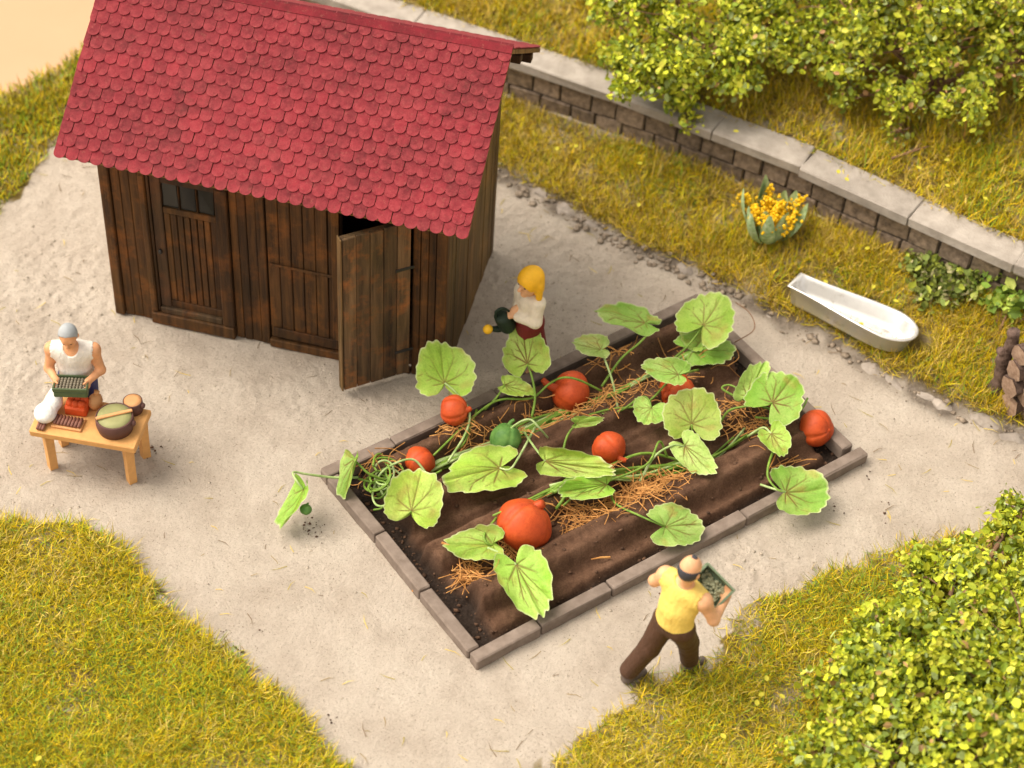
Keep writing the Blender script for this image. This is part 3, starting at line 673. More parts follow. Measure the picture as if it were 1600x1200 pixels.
# ------------------------------------------------------------------ pumpkin bed: edging and soil
def build_bed():
    root = empty('bed_edging', BED0, BANG); tag(root, 'grey stone kerb blocks framing the pumpkin bed', 'bed edging')
    kw, kh = .125, .125
    def blk(x0, x1, y0, y1):
        cx, cy = (x0+x1)/2, (y0+y1)/2; hx, hy = (x1-x0)/2, (y1-y0)/2
        b = MB(); b.box(-hx, hx, -hy, hy, -.05, kh+random.uniform(-.006, .006), .012, .004); o = b.build('edging_block', MAT['kerb'], root)
        o.location = (cx, cy, random.uniform(-.004, .004)); o.rotation_euler = (random.uniform(-.015, .015), 0, random.uniform(-.006, .006))
    fx = [0, .71, 1.50, 3.09, BL]
    for a, c in zip(fx, fx[1:]): blk(a+.006, c-.006, 0, kw)
    ly = [kw+.012, .93, 1.70, BW-kw-.008]
    for a, c in zip(ly, ly[1:]): blk(.0, kw, a+.006, c-.006)
    bx = [0, .78, 2.0, 3.3, BL-.02]
    for a, c in zip(bx, bx[1:]): blk(a+.006, c-.006, BW-kw, BW)
    ry = [kw+.05, 1.3, BW-kw-.01]
    for a, c in zip(ry, ry[1:]): blk(BL-kw-.05, BL-.05, a+.006, c-.006)
build_bed()

def soil_h(u, v):
    ue = .30+.16*vnoise(v, v*0, 4, 61)+.1*vnoise(v, v*0, 11, 62)             # ragged left ends of the ridges
    ins = sstep(0, .10, u-ue)*sstep(0, .07, (BL-.30)-u)
    front_ = sstep(.20, .28, v+.03*vnoise(u, v, 3, 63)); back = sstep(0, .07, (BW-.20)-v)
    ph = (v-.30)/.60
    cr = np.cos(2*np.pi*(ph-.5+.025*vnoise(u, v*0, 1.2, 70))); ridge = .10*np.sign(cr)*np.abs(cr)**.7+.026*np.cos(2*np.pi*(ph*3+.15*vnoise(u, v, .8, 64)))+.022*vnoise(u*.15, v*5, 3, 65)
    body = .12+ridge+.015*vnoise(u, v, 6, 66)+.02*vnoise(u, v, 18, 67)
    low = -.05+.02*vnoise(u, v, 8, 68)+.02*vnoise(u, v, 20, 69)
    m = ins*front_*back
    return low+(body-low)*m, m
def build_soil():
    nx, ny = 330, 200; us = np.linspace(.07, BL-.07, nx); vs = np.linspace(.07, BW-.07, ny); U, V = np.meshgrid(us, vs); u, v = U.ravel(), V.ravel()
    z, m = soil_h(u, v); i = np.arange(nx*ny).reshape(ny, nx); Q = np.stack([i[:-1, :-1], i[:-1, 1:], i[1:, 1:], i[1:, :-1]], -1).reshape(-1, 4)
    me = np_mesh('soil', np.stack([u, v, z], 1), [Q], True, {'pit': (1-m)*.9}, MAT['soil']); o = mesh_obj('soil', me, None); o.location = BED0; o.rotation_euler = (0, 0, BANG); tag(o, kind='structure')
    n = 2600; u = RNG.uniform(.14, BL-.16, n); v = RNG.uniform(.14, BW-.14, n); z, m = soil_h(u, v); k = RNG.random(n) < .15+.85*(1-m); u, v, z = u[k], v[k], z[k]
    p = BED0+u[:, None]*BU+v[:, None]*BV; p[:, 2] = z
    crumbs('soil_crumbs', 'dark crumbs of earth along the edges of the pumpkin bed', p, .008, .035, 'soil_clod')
build_soil()
def soilz(p):
    d = np.array(p)-BED0; u, v = d@BU, d@BV
    if not (.1 < u < BL-.1 and .1 < v < BW-.1): return hz(p[0], p[1])
    return float(soil_h(np.array([u]), np.array([v]))[0][0])

# ------------------------------------------------------------------ pumpkins
IR, IU, IC = np.array([1, 0, 0.]), np.array([0, .72, .69]), np.array([0, -.69, .72])     # rough right / up / towards-viewer axes
def pumpkin(px, py, rpx, ax, label, mat='pumpkin', zb=None, grooves=4, squash=.9, stem=(.3, .2), seed=0, sag=.2):
    r = rpx/157.; g = gp(px, py, .12+r*.8); zb = soilz(g) if zb is None else zb
    zc = zb+r*squash-.03; c = gp(px, py, zc); rr = random.Random(seed)
    root = empty('pumpkin' if mat == 'pumpkin' else 'unripe_pumpkin', (c[0], c[1], zc-r*squash)); tag(root, label, 'pumpkin', 'pumpkins in the raised bed')
    a = IR*ax[0]+IU*ax[1]+IC*ax[2]; a = a/np.linalg.norm(a); t = np.cross(a, [0, 0, 1.]) if abs(a[2]) < .95 else np.array([1., 0, 0]); t /= np.linalg.norm(t); b_ = np.cross(a, t)
    ga = [2*math.pi*k/grooves+rr.uniform(-.25, .25) for k in range(grooves)]; gd = [rr.uniform(.05, .15) for _ in ga]
    n, m = 56, 26; V = []; F = []
    for i in range(m+1):
        th = math.pi*i/m
        for k in range(n):
            ph = 2*math.pi*k/n; q = 1.
            for g_, d_ in zip(ga, gd):
                dd = (ph-g_+math.pi) % (2*math.pi)-math.pi; q -= d_*math.exp(-abs(dd/.10)**1.5)*(max(math.sin(th), 0)**.5)
            q -= .09*math.exp(-(th/.30)**2)+.07*math.exp(-((math.pi-th)/.3)**2)
            q *= 1+.02*math.sin(3*ph+seed)+.015*math.sin(5*th+2*ph)
            V.append((t*math.cos(ph)*math.sin(th)+b_*math.sin(ph)*math.sin(th)+a*math.cos(th)*squash)*r*q)
    for i in range(m):
        for k in range(n): F.append((i*n+k, (i+1)*n+k, (i+1)*n+(k+1) % n, i*n+(k+1) % n))
    off = np.array([0, 0, r*squash]); bb = MB(); bb.add([v+off for v in V], F); bb.build('body', MAT[mat], root, True)
    # stem: a thick stub of the same colour, bent to one side
    sl, sr = stem; sd = t*rr.choice([-1, 1])*.6+np.array([0, 0, .1])
    P = [off+a*r*squash*.78, off+a*r*(squash*.78+sl*.35), off+a*r*(squash*.8+sl*.7)+sd*r*sl*.25, off+a*r*(squash*.8+sl)+sd*r*sl*.7]
    sb = MB(); sb.tube(spline(P, 4), list(np.linspace(r*sr*1.35, r*sr*.75, 13)), 8); sb.build('stem', MAT[mat], root, True)
    return root
pumpkin(710, 641, 24, (1, .1, .3), 'small orange pumpkin touching the back kerb below the palest leaf', stem=(.35, .2), seed=1, zb=.24)
pumpkin(656, 722, 25, (-.7, -.7, .1), 'orange pumpkin nearest the tangled vines at the left corner of the bed', stem=(.55, .17), seed=2)
pumpkin(892, 612, 33, (-.9, .15, .3), 'orange pumpkin with a long side stem near the back kerb', stem=(.75, .17), seed=3, squash=.86)
pumpkin(1056, 612, 31, (-.5, -.2, .6), 'orange pumpkin half hidden by the large pale leaf in mid bed', stem=(.3, .2), seed=4)
pumpkin(951, 700, 27, (.7, -.6, .4), 'orange pumpkin in the middle of the bed with a hooked stem', stem=(.5, .17), seed=5)
pumpkin(818, 820, 42, (.5, .75, .1), 'largest orange pumpkin in front at the near end of the bed', stem=(.28, .2), seed=6, grooves=4)
pumpkin(1275, 669, 29, (.7, -.05, .6), 'orange pumpkin in the right corner of the bed against the kerb', stem=(.12, .14), seed=7)
pumpkin(925, 742, 14, (.4, -.5, .4), 'tiny orange pumpkin mostly hidden under a leaf in the front vine', stem=(.3, .2), seed=8)
pumpkin(790, 686, 24, (.2, 1, .2), 'green unripe pumpkin among vines in the back row', mat='pumpkin_green', stem=(.5, .13), seed=9, squash=1.05, grooves=6)
pumpkin(478, 796, 9, (.2, 1, .2), 'tiny green pumpkin under the leaf outside the bed at left', mat='pumpkin_green', stem=(.4, .2), seed=10, zb=.22)

# ------------------------------------------------------------------ pumpkin vines
LEAF_GREEN = np.array([(.33, .60, .065), (.26, .53, .06), (.40, .63, .10), (.38, .62, .15)])
def leaf_mesh(N, T, wid, seed, cup=.10, roll=0., back=.45):
    """N: where the stalk joins (notch), T: tip; wid: full width in metres"""
    rr = np.random.default_rng(seed); N = np.array(N); T = np.array(T); a = T-N; Lt = np.linalg.norm(a); a = a/Lt
    mid = (N+T)/2; toc = C0-mid; toc /= np.linalg.norm(toc); n0 = toc*.6+np.array([0, 0, .75])
    b = np.cross(n0, a); b /= np.linalg.norm(b); n = np.cross(a, b)
    b, n = b*math.cos(roll)+n*math.sin(roll), n*math.cos(roll)-b*math.sin(roll)
    nt, nr = 168, 16; th = np.linspace(-np.pi, np.pi, nt, endpoint=False)
    ctrl_t = np.radians([0, 30, 60, 90, 118, 136, 147, 155, 165, 180]); ctrl_r = np.array([1., .96, .91, .87, .82, .76, .58, .28, .10, .03])
    R = np.interp(np.abs(th), ctrl_t, ctrl_r); R = R*(1+.04*np.abs(np.sin(th*rr.uniform(7, 10)+rr.uniform(0, 6)))+rr.uniform(.02, .06)*np.sin(th*rr.integers(3, 6)+rr.uniform(0, 6))+.02*np.sin(th*13+rr.uniform(0, 6))+.02*np.sin(th*23+rr.uniform(0, 6)))
    rad = np.linspace(0, 1, nr+1)[1:]**.85
    TH, RD = np.meshgrid(th, rad); RR = RD*R[None]
    X = RR*np.cos(TH); Y = RR*np.sin(TH); X = np.where(X < 0, X*back/.56, X)
    sy = (wid/2)/(Lt*np.max(np.abs(R*np.sin(th)))); xl, yl = X*Lt, Y*Lt*sy
    va = np.radians([0, 33, -33, 68, -68, 108, -108])+rr.normal(0, .05, 7); vein = np.zeros_like(X); vlen = [.92, .8, .8, .7, .7, .55, .55]
    for q, l in zip(va, vlen):
        dth = TH-q; perp = np.abs(RR*np.sin(dth)); on = (np.cos(dth) > 0)
        vein = np.maximum(vein, on*np.exp(-(perp/(.024*(1.15-RD*.6)))**2)*np.clip((l-RD)*6, 0, 1))
    for q in va[:5]:                       # short side veins
        for s_, r0 in ((1, .35), (-1, .5), (1, .65)):
            x0, y0 = r0*np.cos(q), r0*np.sin(q); dx, dy = np.cos(q+.6*s_), np.sin(q+.6*s_); tt = (X-x0)*dx+(Y-y0)*dy; pp = np.abs(-(X-x0)*dy+(Y-y0)*dx)
            vein = np.maximum(vein, (tt > 0)*(tt < .22)*np.exp(-(pp/.014)**2)*.8)
    strong = rr.uniform(.8, 1.1); patch = .5+.5*np.sin(X*3+rr.uniform(0, 6))*np.cos(Y*3+rr.uniform(0, 6))
    base = LEAF_GREEN[rr.integers(0, 4)]*rr.uniform(.62, 1.05)*np.array([rr.uniform(.85, 1.15), 1, rr.uniform(.8, 1.3)]); pale = np.array([.60, .68, .26])
    C = base[None, None]*(1-.3*patch[..., None])+pale*.3*patch[..., None]
    vcol = np.array([.17, .085, .018]); k = np.clip(vein*strong*(.35+.75*patch), 0, 1)[..., None]; C = C*(1-k)+vcol*k
    rimk = np.clip((RD-.955)/.045, 0, 1)[..., None]; C = C*(1-rimk*.8)+np.array([.62, .64, .40])*rimk*.8
    bn = np.clip((vnoise(X*2+seed, Y*2, 1.5, 71)*1.6+vnoise(X, Y, 7, 72)*.6-.35)*2.2, 0, 1)[..., None]; C = C*(1-bn*.5)+np.array([.36, .25, .06])*bn*.5
    Z = Lt*(cup*(RD**2)*R[None]*(1.0*np.cos(TH*1.0)*.0+.9)-.05*np.cos(TH*7)*RD**2*.35-.035*np.exp(-(np.abs(Y)/.05)**2)*RD+.06*np.sin(X*4+rr.uniform(0, 6))*RD+.05*np.sin(Y*5+rr.uniform(0, 6))*RD+.05*vnoise(X+seed, Y, 3.5, 73)*RD-vein*.012+.10*vnoise(TH*0+np.cos(TH)*2+seed, np.sin(TH)*2, 1.3, 74)*RD**3)
    P = N+xl[..., None]*a+yl[..., None]*b+Z[..., None]*n
    V = np.concatenate([[N], P.reshape(-1, 3)]); Cc = np.concatenate([[vcol], C.reshape(-1, 3)])
    idx = 1+np.arange(nr*nt).reshape(nr, nt); nx_ = np.roll(idx, -1, 1)
    tri = np.stack([np.zeros(nt, int), idx[0], nx_[0]], 1); Q = np.stack([idx[:-1], idx[1:], nx_[1:], nx_[:-1]], -1).reshape(-1, 4)
    me = np_mesh('leaf', V, [Q, tri], True, {'col': Cc}, MAT['pleaf']); return me

# (row, stalk point px, tip px, width px, z stalk, z tip, stalk path, roll)
LEAVES = [
 (0, (695, 598), (688, 537), 96, .50, .62, [(700, 722, .2), (728, 676, .24), (733, 642, .36), (713, 614, .47)], .15),
 (0, (824, 568), (817, 503), 76, .52, .66, [(831, 652, .2), (836, 622, .33), (832, 592, .45)], -.1),
 (0, (1008, 504), (926, 492), 58, .50, .50, [(940, 604, .2), (970, 561, .3), (1000, 535, .42), (1016, 515, .49)], .35),
 (0, (939, 546), (893, 539), 40, .45, .5, [(966, 642, .18), (958, 600, .27), (949, 572, .38)], .1),
 (0, (1099, 508), (1128, 466), 92, .50, .62, [(1046, 566, .2), (1075, 540, .36)], 0),
 (0, (1094, 533), (1066, 512), 50, .34, .36, [(1060, 560, .2), (1080, 545, .28)], 0),
 (0, (1083, 548), (1148, 548), 62, .30, .28, [(1043, 572, .2), (1065, 560, .27)], 0),
 (0, (1060, 585), (1004, 573), 46, .56, .54, [(1092, 578, .18), (1082, 580, .4)], -.1),
 (0, (553, 717), (539, 777), 40, .36, .14, [(620, 756, .12), (580, 742, .3), (563, 728, .36)], .75),
 (0, (474, 764), (446, 827), 44, .36, .10, [(560, 746, .2), (520, 746, .22), (480, 741, .34), (458, 738, .42), (464, 752, .41)], .7),
 (0, (789, 601), (833, 617), 34, .36, .30, [(757, 640, .22), (775, 622, .3)], 0),
 (0, (643, 798), (661, 737), 86, .28, .42, [(600, 778, .12), (612, 800, .15), (630, 806, .22)], 0),
 (0, (781, 731), (695, 752), 80, .28, .30, [(836, 668, .2), (812, 712, .28), (797, 733, .3)], 0),
 (1, (1018, 637), (1006, 667), 58, .38, .34, [(900, 651, .17), (965, 643, .2), (1000, 621, .36), (1013, 624, .4)], 0),
 (1, (1081, 662), (1083, 607), 94, .38, .56, [(1076, 694, .17), (1081, 676, .3)], .05),
 (1, (1070, 697), (1114, 742), 50, .36, .26, [(1000, 752, .17), (1022, 714, .32), (1050, 696, .38)], .1),
 (1, (1168, 617), (1194, 571), 46, .38, .50, [(1205, 640, .2), (1172, 628, .3), (1142, 616, .32), (1128, 606, .34), (1142, 602, .36)], 0),
 (1, (1207, 629), (1240, 592), 96, .42, .52, [(1124, 662, .17), (1140, 641, .3), (1172, 634, .38)], 0),
 (1, (1205, 677), (1226, 712), 48, .33, .24, [(1168, 682, .17), (1192, 668, .28)], 0),
 (1, (1228, 769), (1291, 766), 86, .26, .20, [(1214, 692, .2), (1202, 722, .24), (1200, 746, .22), (1214, 764, .24)], 0),
 (1, (1040, 823), (1098, 822), 72, .27, .22, [(953, 764, .17), (962, 787, .22), (1000, 806, .25)], 0),
 (1, (852, 720), (960, 738), 46, .34, .34, [(818, 674, .2), (836, 700, .3)], .25),
 (1, (948, 757), (869, 771), 42, .29, .26, [(905, 742, .17), (935, 747, .25)], -.2),
 (1, (770, 851), (697, 851), 56, .28, .24, [(776, 809, .3), (757, 834, .32), (760, 848, .3)], 0),
 (1, (807, 882), (848, 971), 78, .27, .10, [(762, 856, .27), (785, 866, .28)], 0),
 (1, (900, 662), (941, 657), 20, .34, .36, [(878, 714, .17), (886, 682, .28)], .2),
]
LBACK = [0.38, 0.38, 0.3, 0.25, 0.6, 0.4, 0.45, 0.3, 0.2, 0.25, 0.2, 0.35, 0.42, 0.35, 0.5, 0.3, 0.35, 0.6, 0.35, 0.35, 0.45, 0.12, 0.12, 0.25, 0.25, 0.2]
def wig(P, amp, seed):
    rr = np.random.default_rng(seed); return [p+rr.normal(0, amp, 3)*np.array([1, 1, .5]) for p in P]
def build_vines():
    rows = []
    p0, p1 = gp(760, 690, .15), gp(960, 745, .15)
    for k, (p, lab) in enumerate(((p0, 'trailing pumpkin vine with lobed leaves along the back of the bed'), (p1, 'trailing pumpkin vine with lobed leaves along the front of the bed'))):
        e = empty('pumpkin_vine', (p[0], p[1], 0)); tag(e, lab, 'vine'); rows.append(e)
    paths = [[(598, 752), (640, 742), (690, 712), (760, 692), (830, 656), (900, 628), (960, 612), (1010, 590), (1060, 562), (1100, 545)],
             [(800, 800), (860, 772), (920, 748), (1000, 730), (1060, 720), (1110, 706), (1160, 672), (1210, 642)]]
    for k, path in enumerate(paths):
        for j in range(14):
            a = random.randint(0, 2); c = len(path)-random.randint(0, 2); P = []
            for x, y in path[a:c]:
                g = gp(x+random.gauss(0, 6), y+random.gauss(0, 5), .2); g[2] = soilz(g)+.02+random.uniform(0, .07); P.append(g)
            b = MB(); S = spline(P, 6); b.tube(S, list(np.linspace(.017, .010, len(S))), 6)
            rel(b.build('vine_stem', MAT['stem'] if j % 4 else MAT['stem_pale'], None, True), rows[k])
    # tangle of coiled stems in the left corner, looping runners elsewhere
    for j in range(9):
        c = gp(598+random.uniform(-12, 12), 762+random.uniform(-16, 22), .1); rx, ry = random.uniform(.06, .16), random.uniform(.1, .22); ph = random.uniform(0, 6); P = []
        for i in range(9): P.append(c+np.array([rx*math.cos(ph+i*.75), ry*math.sin(ph+i*.75), .02+.025*i+.02*math.sin(i+j)]))
        b = MB(); b.tube(spline(P, 5), .0105, 6); rel(b.build('vine_stem', MAT['stem'] if j % 3 else MAT['stem_pale'], None, True), rows[0])
    runners = [(0, [(677, 712, .2), (722, 668, .24), (757, 637, .28), (785, 624, .28), (830, 622, .28), (858, 600, .36), (880, 590, .5), (905, 594, .5), (940, 611, .28)], 'stem'),
               (0, [(775, 700, .2), (800, 668, .38), (826, 655, .44), (842, 668, .38), (856, 684, .22)], 'stem_pale'),
               (0, [(605, 785, .1), (590, 750, .22), (610, 728, .3), (645, 718, .3), (668, 742, .2)], 'stem_pale'),
               (0, [(560, 748, .2), (600, 757, .2), (650, 755, .2), (690, 735, .2)], 'stem'),
               (1, [(880, 790, .18), (905, 770, .26), (950, 752, .24), (1010, 726, .3), (1030, 690, .38), (1042, 712, .22)], 'stem'),
               (1, [(770, 806, .36), (800, 792, .4), (850, 770, .3), (880, 760, .2)], 'stem'),
               (0, [(745, 640, .22), (726, 690, .2), (712, 702, .18)], 'stem'),
               (0, [(900, 655, .2), (950, 640, .2), (1005, 632, .22), (1040, 600, .3), (1060, 570, .2)], 'stem'),
               (1, [(1180, 652, .22), (1230, 655, .26), (1252, 640, .3), (1262, 622, .34)], 'stem'),
               (1, [(1188, 757, .2), (1206, 763, .22), (1228, 769, .26)], 'stem_pale'),
               (0, [(1150, 473, .15), (1172, 490, .3), (1178, 515, .34), (1148, 535, .2)], 'twig')]
    for k, pts, m_ in runners:
        S = spline([gp(*q) for q in pts], 7); b = MB(); b.tube(S, .0115 if m_ != 'twig' else .006, 6); rel(b.build('runner', MAT[m_], None, True), rows[k])
    for i, (row, N, T, wpx, zn, zt, stalk, roll) in enumerate(LEAVES):
        n3, t3 = gp(*N, zn), gp(*T, zt)
        o = rel(mesh_obj('leaf', leaf_mesh(n3, t3, wpx/157., 100+i, cup=random.uniform(.08, .24), roll=roll, back=LBACK[i]), None), rows[row])
        S = spline([gp(*q) for q in stalk]+[n3-np.array([0, 0, .004])], 6); b = MB(); b.tube(S, list(np.linspace(.0135, .0095, len(S))), 6)
        st = b.build('leaf_stalk', MAT['stem'] if i % 3 else MAT['stem_pale'], None, True); me = st.data
        L = np.array(rows[row].location)
        for v in me.vertices: v.co -= Vector(L)
        st.parent = o
build_vines()

def straw():
    areas = [((770, 680), (75, 20), 55), ((860, 645), (50, 18), 60), ((720, 670), (35, 26), 50), ((985, 772), (55, 24), 150), ((905, 800), (45, 18), 80), ((1030, 742), (45, 16), 90), ((1160, 652), (45, 24), 65), ((1000, 610), (60, 18), 45), ((935, 630), (40, 20), 60),
             ((735, 890), (28, 16), 60), ((800, 850), (22, 12), 40), ((1080, 560), (60, 25), 50), ((600, 735), (40, 25), 25), ((960, 560), (30, 20), 30), ((1225, 715), (40, 12), 10)]
    b = MB()
    for (x, y), (sx, sy), n in areas:
        for i in range(n):
            c = gp(x+random.gauss(0, sx*.55), y+random.gauss(0, sy*.55), .15); c[2] = soilz(c)+random.uniform(.0, .07)
            an = random.gauss(BANG, .9); L = random.uniform(.08, .34); d = np.array([math.cos(an), math.sin(an), random.uniform(-.15, .25)]); s = np.array([-d[1], d[0], 0]); k = random.gauss(0, .25)
            P = [c-d*L/2, c+s*k*L*.5+np.array([0, 0, random.uniform(-.01, .04)]), c+d*L/2+s*random.gauss(0, .06)]
            P = [np.array([p[0], p[1], max(p[2], soilz(p)+.004)]) for p in P]
            b.tube(spline(P, 3), random.choice([.0035, .004, .0055]), 3, False)
    for p0, p1, r in (((1005, 765), (1062, 747), .012), ((690, 852), (712, 862), .012), ((645, 905), (650, 885), .01), ((1210, 716), (1255, 703), .009), ((955, 858), (925, 862), .011)):
        a, c = gp(*p0, .2), gp(*p1, .2); a[2] = soilz(a)+.03; c[2] = soilz(c)+.04; b.tube([a, (a+c)/2+np.array([0, 0, .012]), c], [r, r*.9, r*.5], 6)
    tag(b.build('straw_mulch', MAT['straw'], None, False), 'orange brown straw and fibres strewn under the pumpkin vines', 'straw', kind='stuff')
straw()

# ------------------------------------------------------------------ bushes
def leaf_cloud(lobes, n, size, pal, gap=.0, up=.5, seed=0, ground=True):
    rr = np.random.default_rng(seed); big = lobes; lobes = [(l[0], l[1], l[2]-.05*l[3], l[3]*.62, *(l[4:] or (.85,))) for l in big]
    for l in big:
        for _ in range(10):
            q = rr.normal(size=3); q[2] = abs(q[2])*.8-.15; q /= np.linalg.norm(q); e = l[4] if len(l) > 4 else .85
            lobes.append((l[0]+q[0]*l[3]*.80, l[1]+q[1]*l[3]*.80, l[2]+q[2]*l[3]*.80*e, l[3]*rr.uniform(.22, .38), .8))
    W = np.array([l[3]**2*(1. if i < len(big) else 2.2) for i, l in enumerate(lobes)]); W = W/W.sum(); k = rr.choice(len(lobes), n, p=W)
    L = np.array([[l[0], l[1], l[2], l[3], l[4] if len(l) > 4 else .85] for l in lobes])[k]
    d = rr.normal(size=(n, 3)); d /= np.linalg.norm(d, axis=1)[:, None]
    # lumpy radius: leaf sprays stand out from the lobe, hollows between them
    lump = np.sin(d[:, 0]*5+L[:, 0]*7)*np.sin(d[:, 1]*6+L[:, 1]*5)*np.sin(d[:, 2]*5+1.3*k)
    rad = (rr.random(n)**.4)*(1+.25*lump)*(1+.10*rr.normal(size=n)); sc = np.stack([L[:, 3], L[:, 3], L[:, 3]*L[:, 4]], 1)
    p = L[:, :3]+d*rad[:, None]*sc
    ns = max(8, n//16); own = rr.integers(0, ns, n); p = p[own]+rr.normal(0, 1, (n, 3))*size*np.array([.85, .85, .7]); d = d[own]; lump = lump[own]; k = k[own]
    tone = (.78+.45*rr.random(ns))[own]
    if ground: zz = height(p[:, 0], p[:, 1]); keep = p[:, 2] > zz+.01; p, d, lump, k, tone = p[keep], d[keep], lump[keep], k[keep], tone[keep]; n = len(p)
    nv = d*.5+np.array([0, 0, up*.5])+rr.normal(0, .75, (n, 3)); nv /= np.linalg.norm(nv, axis=1)[:, None]
    a = np.cross(nv, rr.normal(size=(n, 3))); a /= np.linalg.norm(a, axis=1)[:, None]; b = np.cross(nv, a)
    s = size*(.45+1.0*rr.random(n)**1.6)[:, None]; wd = rr.uniform(.55, .85, n)[:, None]
    prof = [(-.5, 0, 0), (-.28, .36, .07), (.12, .46, .08), (.5, 0, 0), (.12, -.46, .08), (-.28, -.36, .07)]
    V = np.stack([p+a*s*x+b*s*wd*y+nv*s*z for x, y, z in prof], 1).reshape(-1, 3); i = np.arange(n)[:, None]*6
    pc = np.array([c for c, _ in pal]); pp = np.array([w for _, w in pal]); pp = pp/pp.sum()
    cc = pc[rr.choice(len(pc), n, p=pp)]*(rr.uniform(.7, 1.25, n)*tone)[:, None]
    return np_mesh('crown', V, [i+np.array([[0, 1, 2, 3]]), i+np.array([[0, 3, 4, 5]])], False, {'col': np.repeat(cc, 6, 0)}, MAT['bleaf'])
PAL = [((.52, .55, .04), 3.6), ((.40, .47, .04), 3.6), ((.20, .28, .03), 2.0), ((.64, .62, .08), 1.5), ((.34, .42, .15), 1.3), ((.40, .24, .10), .35)]
def bush(label, lobes, n, size, base, seed, pal=PAL, twigs=90, nm='bush', up=.5, trunk=.05):
    root = empty(nm, (base[0], base[1], hz(base[0], base[1]))); tag(root, label, 'bush')
    rel(mesh_obj('crown', leaf_cloud(lobes, n, size, pal, seed=seed, up=up), None), root)
    rr = random.Random(seed); b = MB(); bz = np.array([base[0], base[1], hz(base[0], base[1])-.03])
    for l in lobes:
        c = np.array(l[:3]); m_ = (bz+c)/2+np.array([rr.uniform(-.1, .1), rr.uniform(-.1, .1), .05]); S = spline([bz+np.array([rr.uniform(-.08, .08), rr.uniform(-.08, .08), 0]), m_, c], 5); b.tube(S, list(np.linspace(trunk, trunk*.35, len(S))), 6)
        for q in range(max(3, twigs//len(lobes))):
            d = np.array([rr.gauss(0, 1), rr.gauss(0, 1), rr.gauss(.3, 1)]); d /= np.linalg.norm(d); e = c+d*l[3]*rr.uniform(.7, 1.12)*np.array([1, 1, .85]); f = (c+e)/2+np.array([rr.uniform(-.06, .06) for _ in range(3)])
            if e[2] < hz(e[0], e[1])+.02: continue
            S = spline([c, f, e], 4); b.tube(S, list(np.linspace(trunk*.3, trunk*.1, len(S))), 4)
    rel(b.build('branches', MAT['twig'], None, True), root); return root
def lob(lst): return [(*gp(x, y, z), r) if len(q) == 0 else (*gp(x, y, z), r, q[0]) for x, y, z, r, *q in lst]
bush('large yellow green bush filling the near right corner', lob([(1330, 1085, .30, .34), (1415, 985, .36, .38), (1470, 1090, .5, .52), (1545, 925, .42, .42), (1440, 905, .26, .24), (1585, 838, .34, .24), (1590, 800, .45, .14), (1590, 1010, .62, .55), (1290, 1185, .26, .33), (1390, 1190, .42, .46), (1510, 1200, .6, .55), (1640, 1130, .7, .6), (1680, 900, .5, .5), (1700, 1010, .6, .6), (1500, 880, .3, .26), (1370, 1030, .3, .3)]), 38000, .076, (3.6, 10.4), 3)
bush('yellow green bush overhanging the wall coping, left of the two on the terrace', lob([(1000, 118, 1.25, .36), (965, 88, 1.35, .24), (1080, 85, 1.5, .50), (1175, 70, 1.55, .46), (1060, 15, 1.75, .55), (1165, -20, 1.8, .6), (1062, 160, 1.0, .16, 1.2), (1048, 135, 1.15, .22), (1150, 130, 1.35, .24), (1240, 20, 1.7, .45), (980, 20, 1.6, .4), (1075, 190, .86, .10, 1.4)]), 15000, .074, (1.75, 18.45), 5, trunk=.045)
bush('yellow green bush in the far right corner, right of the two on the terrace', lob([(1300, 105, 1.45, .36), (1395, 80, 1.6, .5), (1500, 75, 1.7, .55), (1595, 95, 1.65, .5), (1340, 30, 1.8, .5), (1440, 0, 2., .6), (1560, 0, 2., .6), (1420, 155, 1.35, .32), (1520, 165, 1.4, .34), (1405, 205, 1.08, .14, 1.3), (1660, 60, 1.8, .6), (1270, 70, 1.5, .3), (1330, 150, 1.25, .16)]), 17000, .076, (4.35, 18.1), 6, trunk=.045,
     pal=[((.49, .51, .04), 3.4), ((.37, .43, .035), 3.4), ((.18, .24, .028), 2.2), ((.60, .58, .08), 1.4), ((.33, .39, .14), 1.2), ((.40, .22, .10), .5)])
bush('low dark shrub with small dull leaves at the wall foot near the tub', lob([(1450, 420, .3, .22, .8), (1490, 440, .3, .24, .8), (1440, 455, .26, .16, .8), (1520, 425, .32, .2, .8), (1500, 475, .25, .16, .7)]), 2300, .085, (4.35, 15.6), 8, nm='low_shrub', trunk=.02,
     pal=[((.15, .20, .04), 4), ((.25, .29, .06), 2.4), ((.46, .42, .22), 1.2), ((.42, .48, .07), 1.)])
bush('low bright green leafy plant under the wall at the right edge', lob([(1560, 440, .38, .2), (1590, 465, .38, .24), (1555, 480, .3, .16), (1610, 430, .42, .25), (1640, 470, .4, .25)]), 1100, .12, (4.95, 15.1), 9, nm='low_shrub', trunk=.02,
     pal=[((.34, .46, .06), 4), ((.20, .33, .05), 3), ((.48, .54, .13), 2)])

